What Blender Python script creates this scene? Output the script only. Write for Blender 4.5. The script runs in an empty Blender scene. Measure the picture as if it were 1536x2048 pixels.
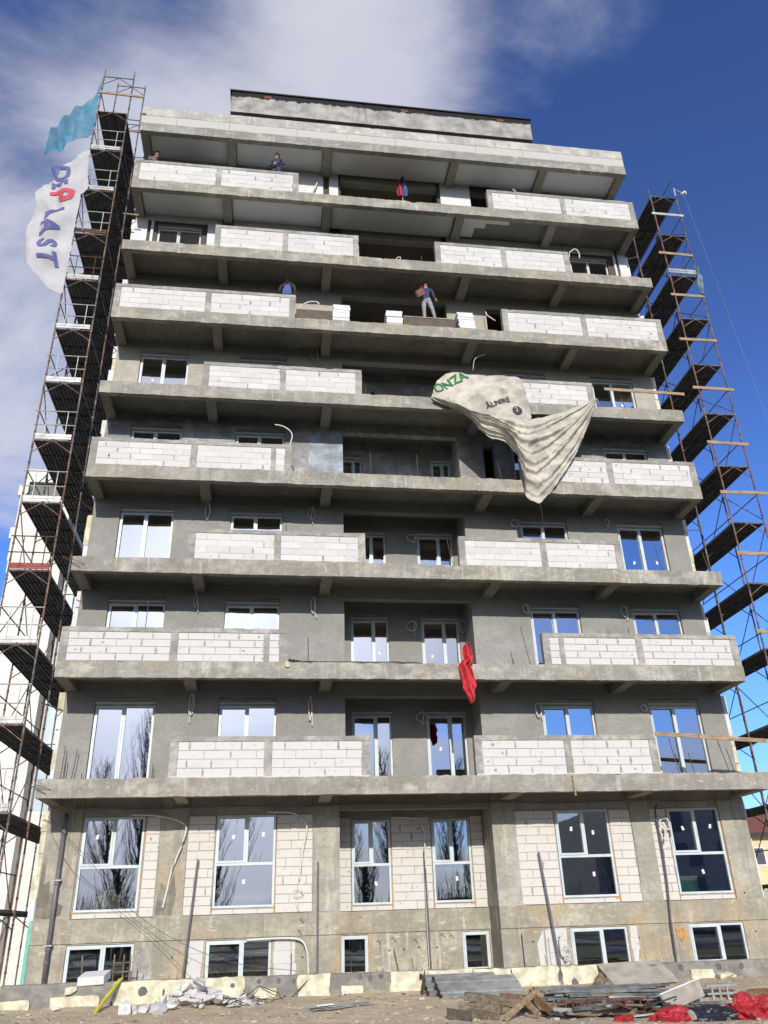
import bpy, bmesh, math, random
from mathutils import Vector, Matrix, noise
R = math.radians
rnd = random.Random(7)
sc = bpy.context.scene
col = sc.collection

# ------------------------------------------------------------------ camera
PITCH, YAW, ROLL = R(27.05), R(8.45), R(-1.97)
fwd = Vector((math.sin(YAW) * math.cos(PITCH), math.cos(YAW) * math.cos(PITCH), math.sin(PITCH)))
rt0 = Vector((math.cos(YAW), -math.sin(YAW), 0)); up0 = rt0.cross(fwd)
rt = math.cos(ROLL) * rt0 + math.sin(ROLL) * up0
up = -math.sin(ROLL) * rt0 + math.cos(ROLL) * up0
cd = bpy.data.cameras.new('camera'); cam = bpy.data.objects.new('camera', cd); col.objects.link(cam)
m = Matrix((rt, up, -fwd)).transposed().to_4x4(); m.translation = (5.6, -21.65, -3.48)
cam.matrix_world = m
cd.sensor_fit = 'VERTICAL'; cd.sensor_height = 24; cd.lens = 24 * 1623 / 2048
cd.clip_start = .1; cd.clip_end = 3000
sc.camera = cam

# ------------------------------------------------------------------ light
SUN = Vector((-.075, -1, .40)).normalized()
ELEV = math.asin(SUN.z); AZ = math.atan2(SUN.x, SUN.y)
ld = bpy.data.lights.new('sun', 'SUN'); ld.energy = 4.0; ld.angle = R(.5); ld.color = (1, .94, .85)
lo = bpy.data.objects.new('sun', ld); col.objects.link(lo)
lo.rotation_euler = (-SUN).to_track_quat('-Z', 'Y').to_euler()
lo.location = (0, -30, 30)

w = bpy.data.worlds.new('World'); sc.world = w; w.use_nodes = True
nt = w.node_tree; nt.nodes.clear()
def wn(t, **k):
    n = nt.nodes.new(t)
    for a, b in k.items(): setattr(n, a, b)
    return n
def wl(a, b): nt.links.new(a, b)
wo = wn('ShaderNodeOutputWorld'); bg = wn('ShaderNodeBackground'); wl(bg.outputs[0], wo.inputs[0])
sky = wn('ShaderNodeTexSky', sky_type='NISHITA', sun_disc=False, sun_elevation=ELEV, sun_rotation=AZ,
         altitude=100, air_density=1.2, dust_density=.2, ozone_density=2.2)
bg.inputs[1].default_value = .08
tc = wn('ShaderNodeTexCoord')
sep = wn('ShaderNodeSeparateXYZ'); wl(tc.outputs['Generated'], sep.inputs[0])
def wmath(op, a, b=None, c=None, clamp=False):
    n = wn('ShaderNodeMath', operation=op, use_clamp=clamp)
    for i, v in enumerate((a, b, c)):
        if v is None: continue
        if isinstance(v, (int, float)): n.inputs[i].default_value = v
        else: wl(v, n.inputs[i])
    return n.outputs[0]
zz = wmath('ADD', wmath('MAXIMUM', sep.outputs[2], 0.0), .25)
cmb = wn('ShaderNodeCombineXYZ')
wl(wmath('DIVIDE', sep.outputs[0], zz), cmb.inputs[0]); wl(wmath('DIVIDE', sep.outputs[1], zz), cmb.inputs[1])
mp = wn('ShaderNodeMapping'); wl(cmb.outputs[0], mp.inputs[0])
mp.inputs['Location'].default_value = (3.1, 1.7, 0); mp.inputs['Rotation'].default_value = (0, 0, R(40)); mp.inputs['Scale'].default_value = (1.15, 1.9, 1)
n1 = wn('ShaderNodeTexNoise'); wl(mp.outputs[0], n1.inputs['Vector'])
n1.inputs['Scale'].default_value = 1.25; n1.inputs['Detail'].default_value = 7; n1.inputs['Roughness'].default_value = .62; n1.inputs['Distortion'].default_value = .35
n2 = wn('ShaderNodeTexNoise'); wl(cmb.outputs[0], n2.inputs['Vector'])
n2.inputs['Scale'].default_value = 3.4; n2.inputs['Detail'].default_value = 4
# one wide clear gap in the cloud field, low in the north-east
clr = Vector((.54, .76, .34)).normalized()
dp = wn('ShaderNodeVectorMath', operation='DOT_PRODUCT'); wl(tc.outputs['Generated'], dp.inputs[0]); dp.inputs[1].default_value = clr
gap = wn('ShaderNodeMapRange', interpolation_type='SMOOTHSTEP'); wl(dp.outputs['Value'], gap.inputs[0])
gap.inputs[1].default_value = .80; gap.inputs[2].default_value = .965; gap.inputs[3].default_value = .02; gap.inputs[4].default_value = -.32
cov = wn('ShaderNodeMapRange', interpolation_type='SMOOTHSTEP')
banks = gap.outputs[0]
for d_, r0, r1, amt in (((-.03, .54, .84), .962, .998, .25), ((.19, .51, .84), .970, .998, .19), ((-.33, .70, .63), .93, .995, .32), ((.46, .42, .78), .90, .985, -.22), ((-.30, .47, .83), .955, .996, -.22), ((-.33, .88, .36), .975, .998, -.14), ((-.25, -.85, .42), .76, .975, .30)):
    dv = Vector(d_).normalized(); q = wn('ShaderNodeVectorMath', operation='DOT_PRODUCT'); wl(tc.outputs['Generated'], q.inputs[0]); q.inputs[1].default_value = dv
    mr = wn('ShaderNodeMapRange', interpolation_type='SMOOTHSTEP'); wl(q.outputs['Value'], mr.inputs[0])
    mr.inputs[1].default_value = r0; mr.inputs[2].default_value = r1; mr.inputs[3].default_value = 0; mr.inputs[4].default_value = amt
    banks = wmath('ADD', banks, mr.outputs[0])
low = wn('ShaderNodeMapRange', interpolation_type='SMOOTHSTEP'); wl(sep.outputs[2], low.inputs[0])
low.inputs[1].default_value = .06; low.inputs[2].default_value = .30; low.inputs[3].default_value = .16; low.inputs[4].default_value = 0
wl(wmath('ADD', wmath('ADD', n1.outputs['Fac'], banks), low.outputs[0]), cov.inputs[0])
cov.inputs[1].default_value = .46; cov.inputs[2].default_value = .82; cov.inputs[3].default_value = 0; cov.inputs[4].default_value = .92
# clouds are lit brighter towards the sun
dsun = wn('ShaderNodeVectorMath', operation='DOT_PRODUCT'); wl(tc.outputs['Generated'], dsun.inputs[0]); dsun.inputs[1].default_value = SUN
glow = wmath('MULTIPLY_ADD', wmath('POWER', wmath('MAXIMUM', dsun.outputs['Value'], 0.0), 30), 26.0, 9.0)
ccol = wn('ShaderNodeMix', data_type='RGBA'); wl(n2.outputs['Fac'], ccol.inputs[0])
ccol.inputs[6].default_value = (.70, .76, .98, 1); ccol.inputs[7].default_value = (1.10, 1.11, 1.15, 1)
cs = wn('ShaderNodeVectorMath', operation='SCALE'); wl(ccol.outputs[2], cs.inputs[0]); wl(glow, cs.inputs['Scale'])
hs = wn('ShaderNodeHueSaturation'); wl(sky.outputs[0], hs.inputs['Color']); hs.inputs['Saturation'].default_value = 1.12; hs.inputs['Value'].default_value = 1.12
smx = wn('ShaderNodeMix', data_type='RGBA'); wl(cov.outputs[0], smx.inputs[0]); tnt = wn('ShaderNodeMix', data_type='RGBA', blend_type='MULTIPLY'); tnt.inputs[0].default_value = 1; wl(hs.outputs[0], tnt.inputs[6]); tnt.inputs[7].default_value = (.90, .98, 1.6, 1); lowt = wn('ShaderNodeMapRange', interpolation_type='SMOOTHSTEP'); wl(sep.outputs[2], lowt.inputs[0]); lowt.inputs[1].default_value = .20; lowt.inputs[2].default_value = .70; lowt.inputs[3].default_value = 1; lowt.inputs[4].default_value = 0
tn2 = wn('ShaderNodeMix', data_type='RGBA', blend_type='MULTIPLY'); wl(lowt.outputs[0], tn2.inputs[0]); wl(tnt.outputs[2], tn2.inputs[6]); tn2.inputs[7].default_value = (1.05, 1.42, 1.62, 1); wl(tn2.outputs[2], smx.inputs[6]); wl(cs.outputs[0], smx.inputs[7])
wl(smx.outputs[2], bg.inputs[0])
w.cycles.sampling_method = 'MANUAL'; w.cycles.sample_map_resolution = 512
cy = sc.cycles
cy.max_bounces = 5; cy.diffuse_bounces = 2; cy.glossy_bounces = 3; cy.transmission_bounces = 2; cy.transparent_max_bounces = 8
cy.caustics_reflective = False; cy.caustics_refractive = False

vs = sc.view_settings
vs.view_transform = 'Standard'; vs.look = 'None'; vs.exposure = 0; vs.gamma = 1; vs.use_curve_mapping = False

# ------------------------------------------------------------------ materials
class NB:
    def __init__(s, name):
        s.m = bpy.data.materials.new(name); s.m.use_nodes = True; s.t = s.m.node_tree; s.t.nodes.clear()
        s.o = s.n('ShaderNodeOutputMaterial'); s.b = s.n('ShaderNodeBsdfPrincipled'); s.l(s.b.outputs[0], s.o.inputs[0])
        s.g = s.n('ShaderNodeNewGeometry'); s.pos = s.g.outputs['Position']
    def n(s, t, **k):
        n = s.t.nodes.new(t)
        for a, b in k.items(): setattr(n, a, b)
        return n
    def l(s, a, b): s.t.links.new(a, b)
    def v(s, inp, val):
        if hasattr(val, 'node'): s.l(val, inp)
        else: inp.default_value = val
    def noise(s, scale=1, vec=(1, 1, 1), detail=4, rough=.55, off=0, dist=0, pos=None):
        mp = s.n('ShaderNodeMapping'); s.l(pos or s.pos, mp.inputs[0]); mp.inputs['Scale'].default_value = vec
        mp.inputs['Location'].default_value = (off, off * 1.7, off * .6)
        n = s.n('ShaderNodeTexNoise'); s.l(mp.outputs[0], n.inputs['Vector'])
        n.inputs['Scale'].default_value = scale; n.inputs['Detail'].default_value = detail; n.inputs['Roughness'].default_value = rough; n.inputs['Distortion'].default_value = dist
        return n.outputs['Fac']
    def ramp(s, f, a, b, lo=0, hi=1):
        n = s.n('ShaderNodeMapRange', interpolation_type='SMOOTHSTEP'); s.l(f, n.inputs[0])
        for i, x in enumerate((a, b, lo, hi)): s.v(n.inputs[1 + i], x)
        return n.outputs[0]
    def mix(s, f, a, b, mode='MIX'):
        n = s.n('ShaderNodeMix', data_type='RGBA', blend_type=mode); s.v(n.inputs[0], f)
        for i, x in ((6, a), (7, b)):
            s.v(n.inputs[i], x if hasattr(x, 'node') else (*x, 1))
        return n.outputs[2]
    def math(s, op, a, b=0, c=0):
        n = s.n('ShaderNodeMath', operation=op); s.v(n.inputs[0], a); s.v(n.inputs[1], b); s.v(n.inputs[2], c); return n.outputs[0]
    def bump(s, h, st=.3, d=.01, prev=None):
        n = s.n('ShaderNodeBump'); s.l(h, n.inputs['Height']); n.inputs['Strength'].default_value = st; n.inputs['Distance'].default_value = d
        if prev: s.l(prev, n.inputs['Normal'])
        return n.outputs[0]
    def fin(s, colr, rough=.8, normal=None, spec=.3, metal=0):
        s.v(s.b.inputs['Base Color'], colr if hasattr(colr, 'node') else (*colr, 1)); s.v(s.b.inputs['Roughness'], rough)
        s.b.inputs['Specular IOR Level'].default_value = spec; s.b.inputs['Metallic'].default_value = metal
        if normal: s.l(normal, s.b.inputs['Normal'])
        return s.m
def sc3(c, k): return tuple(x * k for x in c)

def concrete(name, base, var=.3, streak=.5, boards=.3, warm=0., off=0, blot=1.0, fine=.5, panel=0):
    b = NB(name); base = sc3(base, 1.33)
    big = b.ramp(b.noise(.55 * blot, (1, 1, 1.6), 3, .6, off), .38, .62)
    med = b.ramp(b.noise(2.6, (1, 1, 1.3), 4, .7, off + 3), .40, .62)
    st = b.ramp(b.noise(5.0, (1, 1, .09), 3, .65, off + 9), .50, .66)
    bd = b.noise(1.0, (.35, .35, 11), 3, .5, off + 5)
    fi = b.noise(46, (1, 1, 1), 3, .6, off)
    c = b.mix(big, sc3(base, 1 + var * .30), sc3(base, 1 - var * .55))
    c = b.mix(b.math('MULTIPLY', med, .6), c, sc3(base, 1 - var * .9))
    c = b.mix(b.math('MULTIPLY', st, streak * .7), c, sc3(base, .50))
    if streak > .5: c = b.mix(b.ramp(b.noise(7.0, (1, 1, .10), 3, .6, off + 29), .60, .68, 0, streak * .6), c, sc3(base, 1.5))
    c = b.mix(b.ramp(bd, .55, .72, 0, boards * .6), c, sc3(base, .62))
    if panel:
        sp = b.n('ShaderNodeSeparateXYZ'); b.l(b.pos, sp.inputs[0])
        u = b.math('DIVIDE', sp.outputs[0], panel); lev = b.math('FLOOR', b.math('MULTIPLY_ADD', sp.outputs[2], .3333, .2))
        u = b.math('ADD', u, b.math('MULTIPLY', lev, .37)); wno = b.n('ShaderNodeTexWhiteNoise', noise_dimensions='1D'); b.l(b.math('MULTIPLY_ADD', lev, 17.3, b.math('FLOOR', u)), wno.inputs['W'])
        c = b.mix(b.math('MULTIPLY', wno.outputs['Value'], .55), c, sc3(base, .66))
        fr = b.math('FRACT', u); seam = b.math('LESS_THAN', fr, .010)
        c = b.mix(b.math('MULTIPLY', seam, .45), c, sc3(base, .38))
        lightened = b.ramp(b.noise(5.5, (.5, 1, 1.5), 6, .7, off + 40), .58, .68, 0, .75)
        c = b.mix(lightened, c, sc3(base, 1.45))  # random paler patches in the concrete's own colour
    if warm:
        wm = b.ramp(b.noise(.8, (1, 1, .55), 4, .6, off + 21), .52, .72, 0, warm)
        c = b.mix(wm, c, (base[0] * .98, base[1] * .80, base[2] * .55))
    gr = b.noise(11, (.8, 1, 1.2), 5, .78, off + 14)
    c = b.mix(b.ramp(gr, .50, .66, 0, fine * .95), c, sc3(base, .50))
    c = b.mix(b.ramp(gr, .46, .33, 0, fine * .7), c, sc3(base, 1.35))
    c = b.mix(b.ramp(fi, .3, .75, 0, fine * .5), c, sc3(base, .70))
    pit = b.ramp(b.noise(17, (1, 1, 1), 2, .5, off + 2), .69, .74)
    c = b.mix(b.math('MULTIPLY', pit, .6), c, sc3(base, .35))
    nn = b.bump(fi, .35, .006); nn = b.bump(bd, .25 * boards + .05, .012, nn); nn = b.bump(b.math('SUBTRACT', 1.0, pit), .4, .008, nn)
    return b.fin(c, .88, nn, .2)

MAT = {}
MAT['slab'] = concrete('slab_concrete', (.325, .306, .258), .66, .9, .7, .35, 0, 1.7, .5, 1.9)
MAT['roofslab'] = concrete('roof_concrete', (.30, .288, .25), .62, 1.0, .5, .1, 31, 1.8, .5, 2.4)
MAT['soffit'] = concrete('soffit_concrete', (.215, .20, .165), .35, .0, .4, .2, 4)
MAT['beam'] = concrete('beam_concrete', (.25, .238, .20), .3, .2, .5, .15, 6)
MAT['frame'] = concrete('parapet_concrete', (.315, .30, .265), .55, .3, .3, .0, 12, 2.2, .7)
MAT['mortar'] = concrete('mortar', (.30, .285, .255), .35, .1, .1, 0, 15, 3)
MAT['column'] = concrete('column_concrete', (.33, .31, .26), .35, .7, .5, .5, 18, 1.6)
MAT['base'] = concrete('base_concrete', (.345, .315, .25), .5, .9, .5, .9, 22, 1.6, .5, 1.25)
MAT['rendergrey'] = concrete('grey_render', (.24, .237, .216), .22, .14, .05, .0, 27, .8, .3)
MAT['renderbeige'] = concrete('beige_render', (.34, .315, .265), .22, .2, .1, .1, 33, .9, .3)
MAT['patchwall'] = concrete('patchy_concrete', (.30, .300, .290), .65, .5, .5, .1, 37, 1.3)
MAT['bluecoat'] = concrete('blue_grey_coating', (.29, .325, .36), .6, .3, .2, .0, 42, 2.4)
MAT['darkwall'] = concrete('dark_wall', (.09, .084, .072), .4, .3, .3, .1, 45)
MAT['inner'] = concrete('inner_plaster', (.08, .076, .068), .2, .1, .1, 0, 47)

def aac(name, base):
    b = NB(name)
    r = b.g.outputs['Random Per Island']
    c = b.mix(r, sc3(base, 1.0), sc3(base, .86))
    c = b.mix(b.ramp(b.noise(1.7, (1, 1, 1), 5, .6, 2), .5, .75, 0, .5), c, (base[0] * .83, base[1] * .80, base[2] * .77))
    c = b.mix(b.ramp(b.noise(9, (1, 1, 1), 4, .6, 8), .60, .70, 0, .7), c, sc3(base, .58))
    f = b.noise(70, (1, 1, 1), 3, .6)
    c = b.mix(b.ramp(f, .35, .7, 0, .3), c, sc3(base, .72))
    return b.fin(c, .93, b.bump(f, .4, .005), .15)
MAT['aac'] = aac('aerated_block', (.665, .65, .62))
MAT['aacwarm'] = aac('aerated_block_warm', (.70, .665, .61))
MAT['upstand'] = aac('upstand_block', (.56, .545, .50)); MAT['eps'] = aac('white_foam', (.77, .77, .76))
def simple(name, base, rough=.7, var=.2, scale=4, metal=0, spec=.3, bumpd=0, vec=(1, 1, 1), detail=5):
    b = NB(name)
    n = b.noise(scale, vec, detail, .6, len(name))
    c = b.mix(b.ramp(n, .3, .7), sc3(base, 1 + var * .4), sc3(base, 1 - var))
    nn = b.bump(b.noise(scale * 6, vec, 3), .4, bumpd) if bumpd else None
    return b.fin(c, rough, nn, spec, metal)
MAT['yfoam'] = simple('yellowed_foam', (.70, .65, .48), .9, .35, 4, bumpd=.03)
MAT['ufoam'] = simple('orange_expanding_foam', (.55, .27, .09), .9, .4, 9, bumpd=.02)
MAT['pvc'] = simple('window_plastic', (.56, .63, .635), .4, .12, 3, spec=.4)
MAT['pvcdark'] = simple('shutter_box', (.34, .36, .34), .6, .35, 6, vec=(.4, 1, 6))
MAT['sticker'] = simple('paper_sticker', (.8, .8, .76), .8, .08)
MAT['conduit'] = simple('grey_conduit', (.68, .66, .61), .6, .2, 20)
MAT['conduitdark'] = simple('dark_conduit', (.13, .12, .13), .55, .3, 12)
MAT['rebar'] = simple('rusty_rebar', (.13, .095, .075), .85, .5, 20)
MAT['wood'] = simple('pale_timber', (.37, .27, .165), .8, .4, 3, vec=(1, 6, 6), bumpd=.006)
MAT['wood2'] = simple('weathered_timber', (.22, .175, .125), .9, .5, 4, vec=(1, 5, 5), bumpd=.01)
MAT['wood3'] = simple('brown_timber', (.24, .13, .065), .9, .5, 4, vec=(5, 5, 1), bumpd=.01)
MAT['ply'] = simple('weathered_plywood', (.44, .39, .32), .85, .3, 3, bumpd=.004)
MAT['brownply'] = simple('film_plywood', (.11, .08, .055), .6, .3, 4)
MAT['galv'] = simple('galvanised_sheet', (.38, .39, .36), .5, .35, 3, metal=.35, spec=.5)
MAT['steel'] = simple('dull_steel', (.17, .18, .18), .5, .5, 4, metal=.5, spec=.5)
MAT['darksteel'] = simple('dark_steel', (.045, .043, .042), .6, .5, 6, spec=.4)
MAT['rust'] = simple('rusty_steel', (.14, .07, .045), .85, .5, 8, bumpd=.004)
MAT['pipe'] = simple('grey_pipe', (.145, .145, .155), .45, .15, 6, spec=.5)
MAT['teal'] = simple('teal_strip', (.18, .50, .42), .5, .15, 6)
MAT['yellowpaint'] = simple('yellow_paint', (.62, .57, .03), .5, .2, 6)
MAT['redcloth'] = simple('red_cloth', (.62, .05, .06), .8, .35, 6, bumpd=.04)
MAT['redbag'] = simple('red_plastic', (.42, .022, .028), .5, .3, 5, bumpd=.03, spec=.5)
MAT['blackbag'] = simple('black_plastic', (.018, .019, .024), .32, .3, 5, bumpd=.03, spec=.6)
MAT['tarp'] = simple('canvas_tarpaulin', (.53, .49, .41), .9, .34, 1.6, bumpd=.012)
MAT['tar'] = simple('bitumen', (.022, .02, .022), .6, .4, 9)
MAT['brick'] = simple('red_brick', (.24, .075, .05), .9, .3, 9)
MAT['white'] = simple('white_render', (.74, .73, .69), .9, .06, 1)
MAT['greywin'] = simple('grey_window_band', (.085, .095, .11), .4, .1)
MAT['paleblue'] = simple('pale_blue_panel', (.42, .53, .60), .4, .12, 2, spec=.5)
MAT['housewall'] = simple('yellow_render', (.66, .58, .36), .9, .1, 1)
MAT['rooftile'] = simple('roof_tiles', (.22, .085, .06), .9, .4, 4, vec=(1, 1, 5))
MAT['bark'] = simple('poplar_bark', (.10, .085, .07), .95, .3, 5)
MAT['skin'] = simple('skin', (.42, .23, .16), .6, .12, 8)
MAT['hair'] = simple('dark_hair', (.012, .010, .010), .7, .2, 20)
MAT['navy'] = simple('navy_jacket', (.045, .060, .11), .85, .3, 12, bumpd=.01)
MAT['denim'] = simple('blue_overalls', (.075, .13, .32), .85, .25, 12, bumpd=.01)
MAT['greytrouser'] = simple('grey_trousers', (.30, .30, .31), .85, .3, 10, bumpd=.01)
MAT['olive'] = simple('grey_olive_jacket', (.16, .15, .125), .9, .4, 16, bumpd=.01)
MAT['darkcloth'] = simple('dark_jumper', (.05, .048, .048), .9, .3, 12, bumpd=.01)
MAT['green'] = simple('green_board', (.10, .32, .20), .8, .2, 6)
MAT['cream'] = simple('cream_box', (.62, .60, .42), .8, .1, 6)
MAT['blueink'] = simple('purple_blue_print', (.13, .135, .31), .85, .15, 4)
MAT['redink'] = simple('red_print', (.56, .09, .12), .85, .15, 4)
MAT['greenink'] = simple('green_print', (.035, .20, .075), .85, .15, 4)
MAT['darkink'] = simple('dark_print', (.06, .055, .075), .85, .15, 4)
MAT['lampwhite'] = simple('white_lamp_housing', (.75, .76, .78), .4, .1, 4)
MAT['debris'] = aac('debris_chips', (.50, .46, .40))

def scaff_mat():
    b = NB('scaffold_tube'); oi = b.n('ShaderNodeObjectInfo')
    cr = b.n('ShaderNodeValToRGB'); b.l(oi.outputs['Random'], cr.inputs[0]); e = cr.color_ramp; e.interpolation = 'CONSTANT'
    cols = [(0, (.085, .07, .062)), (.3, (.13, .055, .04)), (.55, (.065, .062, .062)), (.8, (.17, .07, .05))]
    while len(e.elements) < 4: e.elements.new(.5)
    for el, (p, c) in zip(e.elements, cols): el.position = p; el.color = (*c, 1)
    c = b.mix(b.ramp(b.noise(9, (1, 1, .6), 5), .42, .66), cr.outputs[0], (.21, .19, .165))
    return b.fin(c, .7, None, .35)
MAT['tube'] = scaff_mat()
MAT['deck'] = simple('steel_deck', (.125, .128, .132), .6, .45, 5, metal=.15)
MAT['rail'] = simple('galvanised_rail', (.46, .46, .43), .5, .3, 8, metal=.2)
MAT['redrail'] = simple('red_toe_board', (.30, .06, .05), .6, .3, 6)

def glass():
    b = NB('window_glass')
    gl = b.n('ShaderNodeBsdfGlossy'); gl.inputs['Roughness'].default_value = .015; gl.inputs['Color'].default_value = (.93, .95, 1, 1)
    tr = b.n('ShaderNodeBsdfTransparent'); tr.inputs[0].default_value = (.50, .53, .52, 1)
    lw = b.n('ShaderNodeLayerWeight'); lw.inputs['Blend'].default_value = .35
    f = b.math('MULTIPLY_ADD', lw.outputs['Fresnel'], .6, .41)
    wob = b.bump(b.noise(1.1, (1, 1, .8), 2, .5), .02, .06); b.l(wob, gl.inputs['Normal'])
    mx = b.n('ShaderNodeMixShader'); b.v(mx.inputs[0], f); b.l(tr.outputs[0], mx.inputs[1]); b.l(gl.outputs[0], mx.inputs[2])
    b.l(mx.outputs[0], b.o.inputs[0]); return b.m
MAT['glass'] = glass()
def thin(name, base, trans, var=.25, scale=2.5):
    b = NB(name)
    c = b.mix(b.ramp(b.noise(scale, (1, 1, 1), 5), .3, .7), base, sc3(base, 1 - var))
    d = b.n('ShaderNodeBsdfDiffuse'); b.l(c, d.inputs[0]); t = b.n('ShaderNodeBsdfTranslucent'); b.l(c, t.inputs[0])
    mx = b.n('ShaderNodeMixShader'); mx.inputs[0].default_value = trans; b.l(d.outputs[0], mx.inputs[1]); b.l(t.outputs[0], mx.inputs[2])
    b.l(mx.outputs[0], b.o.inputs[0]); return b.m
MAT['banner'] = thin('banner_cloth', (.72, .715, .72), .35, .14, 1.2)
def netmat():
    b = NB('blue_debris_net')
    d = b.n('ShaderNodeBsdfDiffuse'); c = b.mix(b.ramp(b.noise(3, (1, 1, 1), 5), .35, .7), (.16, .42, .56), (.09, .32, .48)); b.l(c, d.inputs[0])
    t = b.n('ShaderNodeBsdfTranslucent'); b.l(c, t.inputs[0]); m1 = b.n('ShaderNodeMixShader'); m1.inputs[0].default_value = .4
    b.l(d.outputs[0], m1.inputs[1]); b.l(t.outputs[0], m1.inputs[2])
    tr = b.n('ShaderNodeBsdfTransparent'); m2 = b.n('ShaderNodeMixShader')
    b.l(b.ramp(b.noise(2.2, (1, 1, 1), 6, .65, 4), .35, .65, .25, .55), m2.inputs[0]); b.l(m1.outputs[0], m2.inputs[1]); b.l(tr.outputs[0], m2.inputs[2])
    b.l(m2.outputs[0], b.o.inputs[0]); return b.m
MAT['net'] = netmat(); MAT['palerag'] = simple('pale_blue_rag', (.25, .33, .38), .9, .3, 6)
def dirt():
    b = NB('bare_earth')
    a = b.ramp(b.noise(.5, (1, 1, 1), 6, .6), .3, .7); c = b.mix(a, (.65, .54, .365), (.53, .43, .285))
    c = b.mix(b.ramp(b.noise(2.4, (1, 1, 1), 8, .68, 4), .42, .70, 0, .5), c, (.37, .31, .225))
    c = b.mix(b.ramp(b.noise(26, (1, 1, 1), 4, .7, 8), .60, .70, 0, .75), c, (.62, .57, .48))
    sp = b.n('ShaderNodeSeparateXYZ'); b.l(b.pos, sp.inputs[0])
    edge = b.math('ADD', sp.outputs[1], b.math('MULTIPLY', b.noise(.35, (1, 1, 1), 5, .6, 12), 4.0))
    added_turf = b.mix(b.noise(3, (1, 1, 1), 5), (.055, .065, .028), (.10, .095, .05))
    c = b.mix(b.ramp(edge, -9.5, -7.5, 1, 0), c, added_turf)  # dark turf out of view, added to lower the ground bounce
    nn = b.bump(b.noise(14, (1, 1, 1), 7, .7), .7, .05); nn = b.bump(b.noise(2, (1, 1, 1), 4, .6), .5, .12, nn)
    return b.fin(c, .95, nn, .1)
MAT['dirt'] = dirt()
def penthouse_mat():
    b = NB('penthouse_concrete')
    base = (.37, .355, .32)
    c = b.mix(b.ramp(b.noise(1.4, (1, 1, 1.2), 6, .65), .35, .68), sc3(base, 1.15), sc3(base, .62))
    c = b.mix(b.ramp(b.noise(4, (1, 1, .12), 4), .52, .72, 0, .6), c, sc3(base, .5))
    sp = b.n('ShaderNodeSeparateXYZ'); b.l(b.pos, sp.inputs[0])
    edge = b.math('ADD', sp.outputs[2], b.math('MULTIPLY', b.noise(2.2, (1, 1, .25), 7, .7, 3), .62))
    c = b.mix(b.ramp(edge, 28.37, 28.44), c, (.022, .02, .022))
    return b.fin(c, .85, b.bump(b.noise(30), .4, .008), .2)
MAT['pent'] = penthouse_mat()

# ------------------------------------------------------------------ mesh helpers
class MB:
    def __init__(s): s.v = []; s.f = []; s.mi = []
    def add(s, vs, fs, mi=0):
        o = len(s.v); s.v += [tuple(p) for p in vs]; s.f += [tuple(i + o for i in f) for f in fs]; s.mi += [mi] * len(fs); return s
    def box(s, x0, x1, y0, y1, z0, z1, mi=0, j=0):
        vs = [(x, y, z) for z in (z0, z1) for y in (y0, y1) for x in (x0, x1)]
        if j: vs = [tuple(c + rnd.uniform(-j, j) for c in p) for p in vs]
        return s.add(vs, [(0, 2, 3, 1), (4, 5, 7, 6), (0, 1, 5, 4), (2, 6, 7, 3), (0, 4, 6, 2), (1, 3, 7, 5)], mi)
    def tube(s, pts, r, n=6, mi=0, r1=None):
        pts = [Vector(p) for p in pts]; k = len(pts); vs = []; fs = []
        for i, p in enumerate(pts):
            t = (pts[min(i + 1, k - 1)] - pts[max(i - 1, 0)])
            t = t.normalized() if t.length > 1e-9 else Vector((0, 0, 1))
            a = t.cross(Vector((0, 0, 1)) if abs(t.z) < .95 else Vector((1, 0, 0))).normalized(); b = t.cross(a)
            rr = r if r1 is None else r + (r1 - r) * i / (k - 1)
            for q in range(n):
                an = 2 * math.pi * q / n; vs.append(p + rr * (math.cos(an) * a + math.sin(an) * b))
        for i in range(k - 1):
            for q in range(n):
                fs.append((i * n + q, i * n + (q + 1) % n, (i + 1) * n + (q + 1) % n, (i + 1) * n + q))
        fs.append(tuple(range(n - 1, -1, -1))); fs.append(tuple((k - 1) * n + q for q in range(n)))
        return s.add(vs, fs, mi)
    def obox(s, c, ax, ay, az, mi=0):       # oriented box: centre, three half vectors
        c, ax, ay, az = map(Vector, (c, ax, ay, az))
        vs = [c + i * ax + j * ay + k * az for k in (-1, 1) for j in (-1, 1) for i in (-1, 1)]
        return s.add(vs, [(0, 2, 3, 1), (4, 5, 7, 6), (0, 1, 5, 4), (2, 6, 7, 3), (0, 4, 6, 2), (1, 3, 7, 5)], mi)
    def poly(s, pts, y0, y1, mi=0):         # outline in x,z extruded in y
        k = len(pts); vs = [(x, y0, z) for x, z in pts] + [(x, y1, z) for x, z in pts]
        fs = [tuple(range(k)), tuple(range(2 * k - 1, k - 1, -1))] + [(i, i + k, (i + 1) % k + k, (i + 1) % k) for i in range(k)]
        return s.add(vs, fs, mi)
    def mesh(s, name, mats, smooth=False):
        me = bpy.data.meshes.new(name); me.from_pydata(s.v, [], s.f)
        for mm in (mats if isinstance(mats, (list, tuple)) else [mats]): me.materials.append(mm if not isinstance(mm, str) else MAT[mm])
        if any(s.mi): me.polygons.foreach_set('material_index', s.mi)
        if smooth: me.polygons.foreach_set('use_smooth', [True] * len(me.polygons))
        bm = bmesh.new(); bm.from_mesh(me); bmesh.ops.recalc_face_normals(bm, faces=bm.faces); bm.to_mesh(me); bm.free()
        return me
    def build(s, name, mats, parent=None, smooth=False):
        return put(name, s.mesh(name, mats, smooth), parent)
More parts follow.
